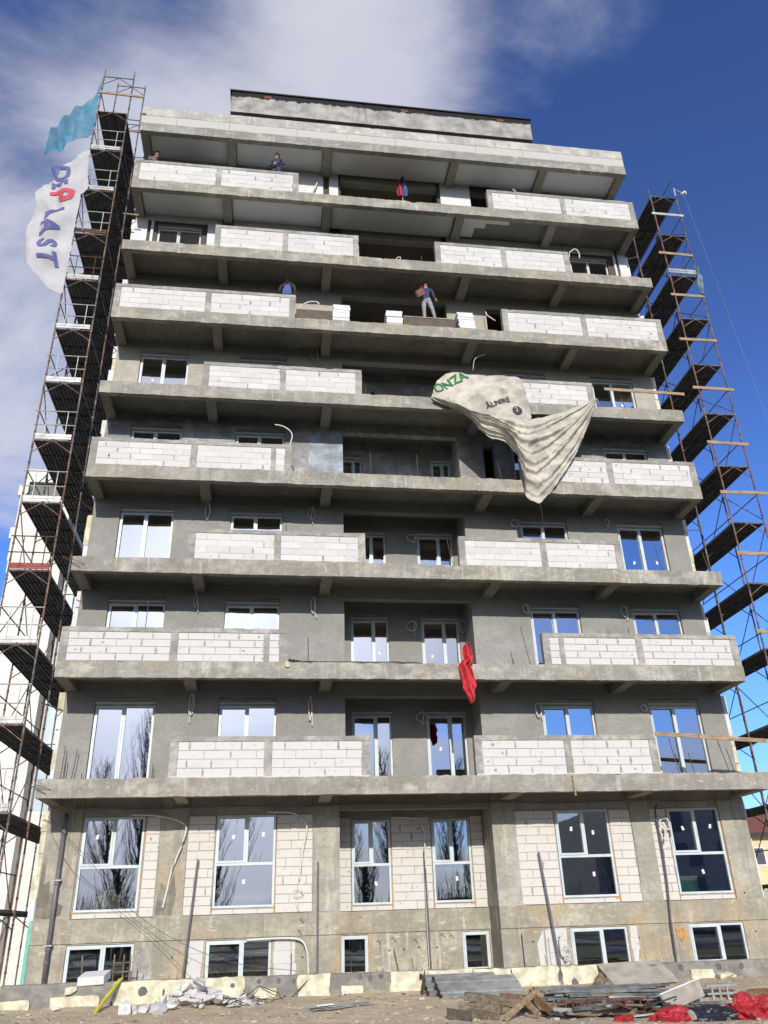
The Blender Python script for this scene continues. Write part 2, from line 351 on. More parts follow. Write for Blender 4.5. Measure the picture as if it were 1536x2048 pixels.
def put(name, me, parent=None, loc=None, rot=None, scale=None):
    o = bpy.data.objects.new(name, me); col.objects.link(o)
    if loc is not None: o.location = loc
    if rot is not None: o.rotation_euler = rot
    if scale is not None: o.scale = scale
    if parent is not None:
        o.parent = parent
        if parent.type == 'EMPTY': o.matrix_parent_inverse = Matrix.Translation(-Vector(parent.location))
    return o
def tag(o, label=None, cat=None, group=None, kind=None):
    if label: o['label'] = label
    if cat: o['category'] = cat
    if group: o['group'] = group
    if kind or cat: o['kind'] = kind or 'thing'
    return o
def thing(name, label, cat, loc, group=None):
    e = bpy.data.objects.new(name, None); e.location = loc; e.empty_display_size = .3; col.objects.link(e)
    return tag(e, label, cat, group)
def wave(x, y, s=1.0, o=0): return noise.noise((x * s + o, y * s - o, o * .37))

def rough_bar(x0, x1, y0, y1, z0, z1, step=.11, amp=.014, seed=0):
    """a cast concrete edge: rectangular section whose front arrises wander and chip"""
    n = max(2, int((x1 - x0) / step)); b = MB(); vs = []; fs = []
    for i in range(n + 1):
        x = x0 + (x1 - x0) * i / n
        a = amp * (wave(x, seed, 2.3, seed) + .6 * wave(x, seed, 9, seed + 4)); c = amp * (wave(x, seed, 3.1, seed + 11) + .5 * wave(x, seed, 11, seed + 2))
        chip = max(0, wave(x, seed, 4.0, seed + 30) - .42) * .10
        vs += [(x, y0 + a * .25, z0 + c * .5), (x, y0 + chip * .5 + a * .2, z1 + a - chip), (x, y0 + .06, z1 + a * .9), (x, y1, z1), (x, y1, z0)]
    for i in range(n):
        for k in range(5):
            fs.append((i * 5 + k, i * 5 + (k + 1) % 5, (i + 1) * 5 + (k + 1) % 5, (i + 1) * 5 + k))
    fs += [(0, 4, 3, 2, 1), tuple(n * 5 + k for k in range(5))]
    return b.add(vs, fs)
def holed(x0, x1, z0, z1, y0, y1, holes):
    """a wall slab with rectangular openings and real reveals"""
    xs = sorted({x0, x1} | {min(max(h[i], x0), x1) for h in holes for i in (0, 1)}); zs = sorted({z0, z1} | {min(max(h[i], z0), z1) for h in holes for i in (2, 3)})
    solid = {}
    for i in range(len(xs) - 1):
        for k in range(len(zs) - 1):
            cx, cz = (xs[i] + xs[i + 1]) / 2, (zs[k] + zs[k + 1]) / 2
            solid[i, k] = not any(h[0] < cx < h[1] and h[2] < cz < h[3] for h in holes)
    b = MB()
    for (i, k), sld in solid.items():
        if not sld: continue
        X0, X1, Z0, Z1 = xs[i], xs[i + 1], zs[k], zs[k + 1]
        b.add([(X0, y0, Z0), (X1, y0, Z0), (X1, y0, Z1), (X0, y0, Z1)], [(0, 1, 2, 3)])
        b.add([(X0, y1, Z0), (X1, y1, Z0), (X1, y1, Z1), (X0, y1, Z1)], [(3, 2, 1, 0)])
        if not solid.get((i - 1, k)): b.add([(X0, y0, Z0), (X0, y1, Z0), (X0, y1, Z1), (X0, y0, Z1)], [(3, 2, 1, 0)])
        if not solid.get((i + 1, k)): b.add([(X1, y0, Z0), (X1, y1, Z0), (X1, y1, Z1), (X1, y0, Z1)], [(0, 1, 2, 3)])
        if not solid.get((i, k - 1)): b.add([(X0, y0, Z0), (X0, y1, Z0), (X1, y1, Z0), (X1, y0, Z0)], [(0, 1, 2, 3)])
        if not solid.get((i, k + 1)): b.add([(X0, y0, Z1), (X0, y1, Z1), (X1, y1, Z1), (X1, y0, Z1)], [(3, 2, 1, 0)])
    return b
def flat_wall(b, name, mat, parent):
    # outward normals are already right for an open-reveal wall
    return b.build(name, mat, parent)

# ------------------------------------------------------------------ ground
def zg(x, y):
    base = -4.85 - .075 * (.25 - max(min(y, .25), -3.2))
    if .4 < y < 1.9 and -.1 < x < 19.6: base = -4.68
    return base
def frange(a, b, s):
    out = []; x = a
    while x < b - 1e-6: out.append(x); x += s
    return out + [b]
gx = [-700, -300, -120, -60, -30, -15, -8, -4] + frange(-2, 22, .22) + [26, 32, 45, 70, 130, 300, 700]
gy = [-700, -300, -140, -80, -50, -35, -24, -16, -11] + frange(-8.5, 2.0, .16) + [3, 6, 10, 20, 40, 80, 160, 300, 700]
b = MB(); vs = []
for y in gy:
    for x in gx:
        d = .035 * wave(x, y, .9, 3) + .022 * wave(x, y, 2.7, 8) + .010 * wave(x, y, 6.5, 1) if -9 < y < 2.1 and -3 < x < 24 else 0
        vs.append((x, y, zg(x, y) + d))
nx = len(gx)
b.add(vs, [(j * nx + i, j * nx + i + 1, (j + 1) * nx + i + 1, (j + 1) * nx + i) for j in range(len(gy) - 1) for i in range(nx - 1)])
tag(b.build('ground', 'dirt', None, True), kind='structure')
def gz(x, y): return zg(x, y) + .035 * wave(x, y, .9, 3) + .022 * wave(x, y, 2.7, 8) + .010 * wave(x, y, 6.5, 1)

asph = simple('asphalt', (.05, .05, .052), .9, .3, 3, bumpd=.01)
b = MB(); b.box(-300, 300, -44, -27, -5.3, -5.085); tag(b.build('added_road', asph), kind='structure')  # unseen road with kerbs, added to cut sunlit bounce onto the soffits
for x in frange(-60, 70, 9)[:-1]: MB().box(x, x + 4, -35.6, -35.45, -5.084, -5.080).build('added_lane_mark', 'lampwhite', bpy.data.objects['added_road'])
for y0, y1 in ((-26.999, -26.75), (-44.25, -44.001)): tag(MB().box(-300, 300, y0, y1, -5.3, -4.97).build('added_kerb', 'mortar'), kind='structure')

# ------------------------------------------------------------------ the building
W = 19.3; T = .443; DEPTH = 13.0; WY = 1.5
BX = [(0, .3), (3.25, 3.56), (6.95, 7.27), (12.03, 12.36), (15.72, 16.04), (19.0, 19.3)]
bld = thing('apartment_building', 'unfinished grey concrete apartment block with nine rows of raw balcony slabs and white block parapets', 'building', (9.65, 6.5, -4.9))

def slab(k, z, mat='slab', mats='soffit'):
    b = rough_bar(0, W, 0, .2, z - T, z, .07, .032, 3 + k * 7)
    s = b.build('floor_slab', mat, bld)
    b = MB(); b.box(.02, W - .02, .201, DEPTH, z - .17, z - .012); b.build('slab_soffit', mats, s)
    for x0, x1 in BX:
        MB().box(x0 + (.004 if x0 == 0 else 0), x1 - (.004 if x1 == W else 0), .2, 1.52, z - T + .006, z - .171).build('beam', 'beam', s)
    return s
slabs = [slab(k, 3.0 * k) for k in range(8)]
roof = slab(8, 24.03, 'roofslab')
# roof upstand: a white block course and a concrete coping
xs = [0]; 
while xs[-1] < W - 1.2: xs.append(xs[-1] + rnd.choice((1.95, 2.0, 1.3, 2.6)))
xs = xs[:-1] + [W]
for a, c in zip(xs, xs[1:]):
    MB().box(a + .004, c - .004, .02, .22, 24.035, 24.47, j=.003).build('upstand_block', 'upstand', roof)
rough_bar(0, W, .01, .24, 24.475, 24.93, .13, .012, 91).build('roof_coping', concrete('coping_concrete', (.40, .39, .35), .45, .6, .3, .1, 77, 1.5, .5), roof)
# set back top storey: its overhanging roof edge and the wall under it
p = rough_bar(3.12, 16.22, 1.5, 9.0, 27.12, 28.38, .1, .02, 55).build('penthouse_roof', 'pent', bld)
MB().box(3.05, 16.28, 1.44, 9.0, 28.40, 28.45, j=.006).build('roofing_felt', 'tar', p)
for x in (4.5, 10.4, 14.7): MB().box(x, x + .30, 1.485, 1.6, 28.13, 28.27).build('brick', 'brick', p)
for x in (4.6, 7.4, 10.2, 12.9, 15.4): MB().tube([(x, 1.7, 28.4), (x + .02, 1.7, 28.72)], .012, 5).build('rebar', 'rebar', p)
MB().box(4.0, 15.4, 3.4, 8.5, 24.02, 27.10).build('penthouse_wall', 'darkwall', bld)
# the core of the storeys behind the fronts
for k in range(-2, 9):
    z0 = 3 * k - .01 if k >= 0 else (-3.1 if k == -1 else -4.9); z1 = 3 * k + 2.83 if k >= 0 else (-.18 if k == -1 else -3.2)
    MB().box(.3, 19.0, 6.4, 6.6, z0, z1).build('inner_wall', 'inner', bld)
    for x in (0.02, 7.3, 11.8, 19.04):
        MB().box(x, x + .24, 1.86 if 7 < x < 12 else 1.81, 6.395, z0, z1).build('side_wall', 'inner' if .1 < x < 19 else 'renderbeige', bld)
    for x in (0.02, 19.04): MB().box(x, x + .24, 6.605, DEPTH, z0, z1).build('side_wall', 'renderbeige', bld)

# ---- windows
def stick(parent, x, y, z, s=.07):
    a = rnd.uniform(-.35, .35); ca, sa = math.cos(a), math.sin(a)
    MB().add([(x + p * .034 * ca - q * .055 * sa, y, z + p * .034 * sa + q * .055 * ca) for p, q in ((-1, -1), (1, -1), (1, 1), (-1, 1))], [(0, 1, 2, 3)]).build('sticker', 'sticker', parent)
def ring(b, x0, x1, z0, z1, y0, y1, t, tb=None):
    tb = tb or t
    b.box(x0, x0 + t, y0, y1, z0, z1); b.box(x1 - t, x1, y0, y1, z0, z1)
    b.box(x0 + t, x1 - t, y0 + .002, y1 - .002, z1 - t, z1); b.box(x0 + t, x1 - t, y0 + .002, y1 - .002, z0, z0 + tb)
def window(x0, x1, z0, z1, y, style, split=.52, foam=True):
    """y: front of the frame. styles: 'door' two leaves full height, 'ground' two over one, 'base' low two leaf, 'single'"""
    zt = z1
    b = MB()
    box = style == 'door'
    if box: zt = z1 - .20
    f = .055
    ring(b, x0, x1, z0, zt, y, y + .085, f)
    xm = x0 + (x1 - x0) * split
    zb = z0
    if style == 'ground':
        zb = z0 + (zt - z0) * .46
        b.box(x0 + f, x1 - f, y + .003, y + .082, zb - .035, zb + .035)
    if style != 'single': b.box(xm - .035, xm + .035, y + .004, y + .08, (zb + .035) if style == 'ground' else z0 + f, zt - f)
    o = b.build('window', 'pvc', bld)
    panes = []
    def sash(a, c, d, e):
        s = MB(); ring(s, a, c, d, e, y - .022, y + .05, .05); s.build('sash', 'pvc', o)
        panes.append((a + .05, c - .05, d + .05, e - .05))
    if style == 'ground':
        sash(x0 + f - .02, xm - .03, zb + .03, zt - f + .02); panes.append((xm + .035, x1 - f, zb + .035, zt - f)); panes.append((x0 + f, x1 - f, z0 + f, zb - .035))
    elif style == 'single': sash(x0 + f - .02, x1 - f + .02, z0 + .04, zt - f + .02)
    else:
        sash(x0 + f - .02, xm - .03, z0 + f - .02, zt - f + .02); panes.append((xm + .035, x1 - f, z0 + f, zt - f))
    for a, c, d, e in panes:
        t1, t2 = rnd.uniform(-.004, .004), rnd.uniform(-.004, .004)
        MB().add([(a, y + .042 + t1, d), (c, y + .042 - t1, d), (c, y + .042 - t1 + t2, e), (a, y + .042 + t1 + t2, e)], [(0, 1, 2, 3)]).build('pane', 'glass', o)
    if style == 'ground':
        for a, c, d, e in panes if rnd.random() < .7 else panes[:1]: stick(o, a + (c - a) * rnd.uniform(.35, .65), y + .030, d + (e - d) * rnd.uniform(.5, .66), .1)
    if style == 'door' and rnd.random() < .8:
        for a, c, d, e in panes: stick(o, a + (c - a) * rnd.uniform(.3, .6), y + .030, d + (e - d) * rnd.uniform(.25, .6), .1)
    if box:
        s = MB(); s.box(x0 - .01, x1 + .01, y - .02, y + .1, zt + .003, z1)
        s.build('shutter_box', 'pvcdark', o)
        s = MB(); s.box(x0 - .04, x1 + .04, y - .055, y - .021, z1 - .045, z1 - .01, j=.006); s.build('box_lid', 'mortar', o)
        s = MB(); s.box(x0 - .02, x1 + .03, y - .05, y - .021, zt + .05, zt + .085, j=.006); s.build('guide_strip', 'conduit', o)
    if foam:
        zs_ = frange(z0, zt, .16)
        MB().poly([(x1 + .001, z0), (x1 + .001, zt)] + [(x1 + rnd.uniform(.004, .03), q) for q in reversed(zs_)], y + .005, y + .05).build('foam_seal', 'ufoam', o)
        if style in ('ground', 'base', 'single'):
            for xa, xb in ((x0 - .04, x0 + .09), (x1 - .10, x1 + .03)): MB().box(xa, xb, y - .01, y + .06, z0 - .07, z0 - .002, j=.01).build('foam_wedge', 'ufoam', o)
    return o
COLS = {'a': (.82, 2.42), 'b': (4.18, 5.77), 'e': (13.55, 15.14), 'f': (16.9, 18.5)}
REC = (7.72, 11.68)
RECW = [(8.03, 9.22), (10.29, 11.50)]
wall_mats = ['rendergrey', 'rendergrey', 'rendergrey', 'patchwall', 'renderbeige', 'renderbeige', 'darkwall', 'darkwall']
for k in range(8):
    z = 3.0 * k; mat = wall_mats[k]; top = z + 2.829
    wins = {0: 'abef', 1: 'abef', 2: 'abef', 3: 'abef', 4: 'abef', 5: '', 6: 'af', 7: ''}[k]
    holes = [(COLS[c][0] - .015, COLS[c][1] + .015, z - .01, z + 2.40) for c in wins]
    if k == 5: holes = [(4.2, 5.4, z - .01, z + 2.3), (13.2, 14.0, z - .01, z + 2.3)]
    if k == 3: holes.append((12.55, 12.95, z - .01, z + 2.2))
    if k == 7: holes = [(13.1, 13.9, z - .01, z + 2.2), (1.2, 2.4, z + .6, z + 2.2)]
    for x0, x1 in ((.0, REC[0]), (REC[1], W - .02)):
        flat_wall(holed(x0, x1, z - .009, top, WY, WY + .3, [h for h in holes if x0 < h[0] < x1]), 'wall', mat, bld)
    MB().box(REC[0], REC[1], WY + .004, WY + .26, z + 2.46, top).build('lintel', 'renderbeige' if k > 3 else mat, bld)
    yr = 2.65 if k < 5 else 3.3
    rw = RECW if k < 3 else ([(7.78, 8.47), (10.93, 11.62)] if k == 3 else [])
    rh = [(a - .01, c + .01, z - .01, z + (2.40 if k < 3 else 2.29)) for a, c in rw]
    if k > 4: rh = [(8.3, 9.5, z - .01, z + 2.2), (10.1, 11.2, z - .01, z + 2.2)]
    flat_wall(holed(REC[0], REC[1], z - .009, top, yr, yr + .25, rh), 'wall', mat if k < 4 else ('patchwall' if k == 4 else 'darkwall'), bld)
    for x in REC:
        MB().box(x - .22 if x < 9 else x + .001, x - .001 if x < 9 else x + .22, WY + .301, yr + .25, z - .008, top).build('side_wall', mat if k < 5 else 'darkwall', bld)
    for c in wins: window(*COLS[c], z + .015, z + 2.395, WY + .07, 'door', .5)
    for a, c in rw: window(a, c, z + .015, z + (2.39 if k < 3 else 2.28), yr + .05, 'door', .62)
# blue-grey coating and patches on the fourth storey wall, right of the parapet
MB().poly([(6.55, 9.03), (7.70, 9.03), (7.70, 11.75), (6.9, 11.72), (6.62, 11.2), (6.58, 10.4)], WY - .008, WY - .001).build('wall_coating', 'bluecoat', bld)

for x, z in ((8.75, 13.7), (9.05, 13.72), (8.95, 13.95), (10.35, 13.75), (10.55, 13.85), (10.5, 13.65), (10.75, 13.78)): MB().tube([(x, 2.645, z), (x, 2.66, z)], .06, 10).build('pipe_hole', 'tar', bld)
# ---- ground storey
GY = 1.6
ct = MB()
def gwall(x0, x1, holes, y=GY): return flat_wall(holed(x0, x1, -3.08, -.172, y + .02, y + .3, holes), 'wall', 'mortar', bld)
GW = [(.90, 2.46, 0), (4.29, 5.86, 0), (7.97, 9.08, 1), (10.25, 11.38, 1), (13.56, 15.14, 0), (16.88, 18.47, 0)]
GYR = 2.68
for x0, x1 in ((0.005, .86), (2.86, 3.57), (6.84, 7.55), (11.76, 12.42), (15.79, 16.37), (18.5, 19.28)):
    rough_bar(x0, x1, GY - .03, GY + .32, -3.09, -.171, .12, .006, int(x0 * 10)).build('column', 'column', bld)
gholes = [(a, c, -2.95, -.70) for a, c, r in GW if not r]
for x0, x1 in ((.86, 2.86), (3.57, 6.84), (12.42, 15.79), (16.37, 18.5)): 
    gw = gwall(x0, x1, [h for h in gholes if x0 <= h[0] < x1]); 
gwr = gwall(7.55, 11.76, [(a, c, -2.95, -.76) for a, c, r in GW if r], GYR)
for a, c, r in GW: window(a + .01, c - .01, -2.94, -.71 if not r else -.77, (GYR if r else GY) + .01, 'ground')
MB().box(11.77, 11.99, GY + .33, GYR + .3, -3.09, -.172).build('side_wall', 'column', bld)
MB().box(7.32, 7.54, GY + .33, GYR + .3, -3.09, -.172).build('side_wall', 'column', bld)
MB().box(7.56, 11.75, GY + .0, GY + .28, -.62, -.174).build('lintel', 'beam', bld)
# plinth band and basement wall
for x0, x1, y in ((0, 7.55, GY), (7.55, 11.76, GYR), (11.76, 19.3, GY)):
    rough_bar(x0 + .002, x1 - .002, y - .035, y + .3, -3.62, -3.092, .11, .008, int(x0) + 3).build('plinth_band', 'base', bld)
BW = [(.86, 2.47, 0), (4.2, 5.82, 0), (7.66, 8.40, 1), (10.96, 11.72, 1), (13.64, 15.22, 0), (16.96, 18.54, 0)]
for x0, x1, r in ((0, 7.55, 0), (7.55, 11.76, 1), (11.76, 19.3, 0)):
    y = GYR if r else GY
    flat_wall(holed(x0, x1, -5.0, -3.622, y, y + .3, [(a, c, -4.62, -3.66) for a, c, q in BW if q == r and x0 <= a < x1]), 'basement_wall', 'base', bld)
for a, c, r in BW: window(a + .01, c - .01, -4.61, -3.67, (GYR if r else GY) + .03, 'single' if r else 'base', .56)
for x in (11.761, 7.549): MB().box(min(x, x + (.2 if x > 9 else -.2)), max(x, x + (.2 if x > 9 else -.2)), GY + .31, GYR + .3, -5.0, -3.1).build('side_wall', 'base', bld)
# formwork seams and tie holes in the basement wall
for x in (3.1, 3.7, 6.3, 8.75, 9.5, 10.35, 12.3, 12.9, 15.6, 16.3, 16.6):
    y = GYR if 7.55 < x < 11.76 else GY
    MB().box(x, x + rnd.uniform(.012, .05), y - .012, y + .02, -4.85, -3.63, j=.003).build('formwork_seam', 'mortar', bld)
for x, z in ((8.95, -4.05), (9.35, -4.04), (9.75, -4.0), (10.25, -4.02), (3.4, -4.0), (6.6, -4.1), (12.6, -3.95), (15.5, -3.95), (16.7, -4.05), (18.85, -3.9), (18.75, -2.95), (6.65, -3.9), (.4, -3.75)):
    y = GYR if 7.55 < x < 11.76 else GY - (.035 if z > -3.6 else 0)
    MB().tube([(x, y - .004, z), (x, y + .02, z)], .024, 8).build('tie_hole', 'tar', bld)

def stain(pts, y, mat): MB().poly(pts, y - .0025, y + .002).build('damp_patch', mat, bld)
damp = concrete('damp_concrete', (.20, .185, .15), .5, .6, .2, .3, 93, 2)
stain([(.03, -3.05), (.34, -3.06), (.62, -3.0), (.66, -2.78), (.5, -2.7), (.44, -2.45), (.30, -2.5), (.26, -2.2), (.14, -2.3), (.12, -1.7), (.04, -1.6)], GY - .034, damp)
stain([(2.9, -3.05), (3.3, -3.07), (3.38, -2.6), (3.30, -2.1), (3.2, -2.5), (3.0, -2.3), (2.92, -2.7)], GY - .034, damp)
stain([(2.55, -4.8), (2.9, -4.8), (2.95, -4.3), (2.85, -3.8), (2.6, -3.75), (2.52, -4.2)], GY - .001, MAT['frame'])
stain([(12.75, -4.7), (13.0, -4.7), (12.98, -3.9), (13.3, -3.72), (12.9, -3.68), (12.7, -4.0)], GY - .001, 'aac')
stain([(16.55, -3.78), (16.7, -3.72), (16.82, -3.8), (16.84, -3.98), (16.72, -4.08), (16.6, -3.95)], GY - .008, 'ufoam')
# ---- blocks
def courses(x0, x1, z0, z1, n, L=.64, seed=0):
    r = random.Random(seed); h = (z1 - z0) / n; out = []
    for i in range(n):
        x = x0 + (0 if i % 2 == 0 else -L * .5) + r.uniform(-.10, .06)
        cuts = [x0]
        while x < x1:
            if x - cuts[-1] > .14: cuts.append(x)
            x += L * r.choice((1, 1, 1, 1, .94, 1.05))
        if x1 - cuts[-1] < .12 and len(cuts) > 1: cuts.pop()
        cuts.append(x1)
        for a, c in zip(cuts, cuts[1:]): out.append((a, c, z0 + i * h, z0 + (i + 1) * h))
    return out
def unit_block(i):
    r = random.Random(i); cx, cz = .016, .05
    vs = [(0, 0, 0), (1, 0, 0), (1, 0, 1), (0, 0, 1)]
    fr = [(cx, -1, cz), (1 - cx, -1, cz), (1 - cx, -1, 1 - cz), (cx, -1, 1 - cz)]
    fr = [(x + r.uniform(-.006, .006), y, z + r.uniform(-.02, .02)) for x, y, z in fr]
    md = [(0, -.8, 0), (1, -.8, 0), (1, -.8, 1), (0, -.8, 1)]
    md = [(x + r.uniform(-.003, .003), y, z + r.uniform(-.012, .012)) for x, y, z in md]
    b = MB(); b.add(vs + md + fr, [(3, 2, 1, 0)] + [(a, (a + 1) % 4, 4 + (a + 1) % 4, 4 + a) for a in range(4)] + [(4 + a, 4 + (a + 1) % 4, 8 + (a + 1) % 4, 8 + a) for a in range(4)] + [(8, 9, 10, 11)])
    return b
UB = {m_: [unit_block(i).mesh('block', m_) for i in range(5)] for m_ in ('aac', 'aacwarm')}
rest = MB(); smear = MB(); n_blocks = 0
def blob(x, z, y, w_, h_):
    k = 9; pts = []
    for i in range(k):
        a = 2 * math.pi * i / k; q = rnd.uniform(.6, 1.1); pts.append((x + math.cos(a) * w_ * q, z + math.sin(a) * h_ * q))
    smear.poly(pts, y - .0035, y + .004)
def lay(rects, yf, parent, single, mat='aac', depth=.05, sm=.12, g=.0035):
    global n_blocks
    for a, c, d, e in rects:
        y = yf + rnd.uniform(-.004, .005)
        if single:
            put('block', rnd.choice(UB[mat]), parent, (a + g, y + depth, d + g), None, (c - a - 2 * g, depth, e - d - 2 * g)); n_blocks += 1
        else: rest.box(a + g, c - g, y, y + depth, d + g, e - g, j=.002)
        if rnd.random() < sm: blob(c + rnd.uniform(-.01, .01), (d + e) / 2, yf - .004, rnd.uniform(.016, .045), (e - d) * rnd.uniform(.35, .62))
        if rnd.random() < sm * .25: blob(a + (c - a) * rnd.random(), (d + e) / 2, yf - .004, rnd.uniform(.02, .06), rnd.uniform(.02, .05))

def parapet(k, x0, x1, single, extra=0, h=1.0):
    z = 3.0 * k; y = .035; f = rough_bar(x0 + .005, x1 - .005, y - .012, y + .19, z + h - .125, z + h, .10, .012, int(x0 * 3 + k * 17))
    pw = .20; xm = (x0 + x1) / 2 + rnd.uniform(-.08, .08)
    posts = [(x0, x0 + pw), (xm - .09, xm + .09), (x1 - pw, x1)]
    if extra: xq = x1 - pw - .42 if extra > 0 else x0 + pw + .30; posts.append((xq, xq + .13))
    posts.sort()
    for i, (a, c) in enumerate(posts):
        q = rough_bar(0, h - .126, y - .008, y + .188, a, c, .09, .010, i + int(x0 * 5) + k)
        f.add([(zz_ + .0, yy, xx) for (xx, yy, zz_) in [(v[0] + z - .004, v[1], v[2]) for v in q.v]], q.f)
    f.box(x0 + .05, x1 - .05, y + .022, y + .18, z - .004, z + h - .13)
    o = f.build('parapet', 'frame', bld)
    for (a, c), (d, e) in zip(posts, posts[1:]):
        lay(courses(c + .004, d - .004, z + .015, z + h - .13, 4, .66, int(a * 100) + k * 7), y + .003, o, single, 'aac', .05, .55 if k in (0, 1, 3) else .26)
    if k in (0, 2, 5): rough_bar(x0 + .02, x1 - .02, y - .022, y + .02, z - .006, z + .028, .07, .02, int(x0) + k).build('mortar_bed', 'aac' if k == 0 else 'mortar', o)
    return o
for k in range(8):
    h = (1.03, .95, .97, .95, .97, 1.02, 1.04, 1.03)[k]
    if k % 2 == 0: ext = ((3.1, 8.23), (11.05, 16.2))
    else: ext = ((0, 6.0), (13.3, 19.3))
    for i, (a, c) in enumerate(ext): parapet(k, a, c, k < 2, (1 if i == 0 else -1) if k in (1, 3) else 0, h)
# ground storey block infill
gp = [(2.50, 2.86, 0), (3.57, 4.27, 0), (5.88, 6.84, 0), (12.42, 13.54, 0), (15.16, 15.79, 0), (16.37, 16.86, 0), (7.56, 7.95, 1), (9.10, 10.23, 1), (11.40, 11.75, 1)]
gblock = {0: gw, 1: gwr}
for x0, x1, r in gp:
    y = (GYR if r else GY) - .012
    lay(courses(x0 + .004, x1 - .004, -3.085, -.72 if not r else -.70, 11, .62, int(x0 * 31)), y, gblock[r], True, 'aacwarm', .05, .16)
for a, c, r in GW:
    y = (GYR if r else GY) - .008
    lay(courses(a, c, -3.085, -2.975, 1, .62, int(a * 13)), y, gblock[r], True, 'aacwarm', .05, 0)
tag(rest.build('upper_blocks', 'aac', bld), kind='stuff'); tag(smear.build('mortar_smears', 'mortar', bld), kind='stuff')
# blocks showing in the basement wall
for x0, x1, y in ((5.86, 6.45, GY), (3.75, 4.16, GY), (13.0, 13.55, GY), (15.26, 15.5, GY)):
    for i in range(4): MB().box(x0 + rnd.uniform(0, .04), x1 - rnd.uniform(0, .06), y - .012, y + .01, -4.78 + .28 * i + .006, -4.78 + .28 * (i + 1), j=.006).build('basement_block', 'aac', bld)

# ---- white foam boards on the two top storeys and their ceilings
def boards(x0, x1, z0, z1, y, holes, seed):
    r = random.Random(seed); zz_ = z0; row = 0
    while zz_ < z1 - .05:
        ze = min(zz_ + .5, z1); x = x0 - (0 if row % 2 else .5)
        while x < x1:
            a, c = max(x, x0), min(x + 1.0, x1); x += 1.0
            seg = [(a, c)]
            for h in holes:
                if h[2] < (zz_ + ze) / 2 < h[3]: seg = [q for s_ in seg for q in ((s_[0], min(s_[1], h[0])), (max(s_[0], h[1]), s_[1])) if q[1] - q[0] > .06]
            for a_, c_ in seg:
                MB().box(a_ + .002, c_ - .002, y + r.uniform(-.004, .004), y + .08, zz_ + .002, ze - .002, j=.003).build('foam_board', 'eps', bld)
        zz_ += .5; row += 1
boards(.0, 7.2, 18.0, 20.8, 1.415, [(.46, .58, 18, 20.6), (.68, 2.66, 18, 20.46), (3.2, 3.6, 20.4, 21)], 3)
boards(11.9, 19.28, 18.0, 20.8, 1.415, [(16.8, 18.75, 18, 20.46), (18.84, 18.95, 18, 21)], 4)
boards(0.3, 7.02, 21.0, 23.8, 1.415, [(1.0, 2.5, 21.5, 23.3)], 5); boards(7.25, 7.62, 21.0, 23.8, 1.415, [], 6); boards(11.8, 13.05, 21.0, 23.8, 1.415, [], 7); boards(14.0, 19.2, 21.0, 23.8, 1.415, [], 8)
for zc, nb, s in ((21.0 - .17, 3, roof), (24.03 - .17, 5, roof)):
    for i in range(nb):
        x0, x1 = BX[i][1] + .02, BX[i + 1][0] - .02; n = 4
        for q in range(n):
            a, c = x0 + (x1 - x0) * q / n, x0 + (x1 - x0) * (q + 1) / n
            for y0, y1 in ((.23, .82), (.822, 1.40)): MB().box(a + .002, c - .002, y0, y1, zc - .08 + rnd.uniform(-.003, .003), zc - .001).build('ceiling_board', 'eps', bld)
for a, c, y0, y1 in ((12.40, 13.3, .23, .8), (13.302, 14.2, .23, .55), (12.40, 12.9, .802, 1.3)): MB().box(a, c, y0, y1, 20.75, 20.829).build('ceiling_board', 'eps', bld)

# ---- foam cladding edges on the side walls
for sx in (0, 1):
    for k in range(-1, 9):
        z0, z1 = (3 * k, 3 * k + 2.55) if k >= 0 else (-3.1, -.45)
        zz_ = z0
        while zz_ < z1 - .1:
            ze = min(zz_ + rnd.choice((.5, .5, .52)), z1); t = .12 + rnd.uniform(-.035, .05); yy = WY + rnd.uniform(-.02, .05) + (.08 if k < 0 else 0)
            if rnd.random() < .93:
                a, c = (-t, -.001) if sx == 0 else (W - .018, W + t * (.9 if k >= 0 else .3))
                MB().box(a, c, yy, yy + 2.2, zz_ + .003, ze - .003, j=.004).build('insulation_board', 'eps' if (k > 4 or rnd.random() < .35) else 'yfoam', bld)
            zz_ = ze
MB().box(-.09, -.0, GY - .03, GY + .03, -4.75, -3.12).build('starter_strip', 'teal', bld)

# ---- downpipe
pb = MB(); pb.tube([(.47, GY - .13, -.62), (.47, GY - .13, -1.05)], .05, 10); pb.tube([(.46, GY - .13, -.98), (.48, GY - .13, -4.8)], .056, 12)
pp = pb.build('downpipe', 'pipe', bld, True)
for z in (-1.08, -2.28, -3.72, -4.0): MB().tube([(.47, GY - .13, z - .025), (.47, GY - .13, z + .025)], .068, 12).build('pipe_collar', 'pipe', pp)
for z in (-2.26, -3.70): MB().box(.38, .56, GY - .2, GY - .03, z + .04, z + .07).build('pipe_clamp', 'rail', pp)
MB().tube([(x, GY - .12 + .02 * math.sin(x), -.52 + .02 * math.sin(x * 1.7)) for x in frange(.6, 18.9, .6)], .022, 6).build('conduit', 'pipe', bld)

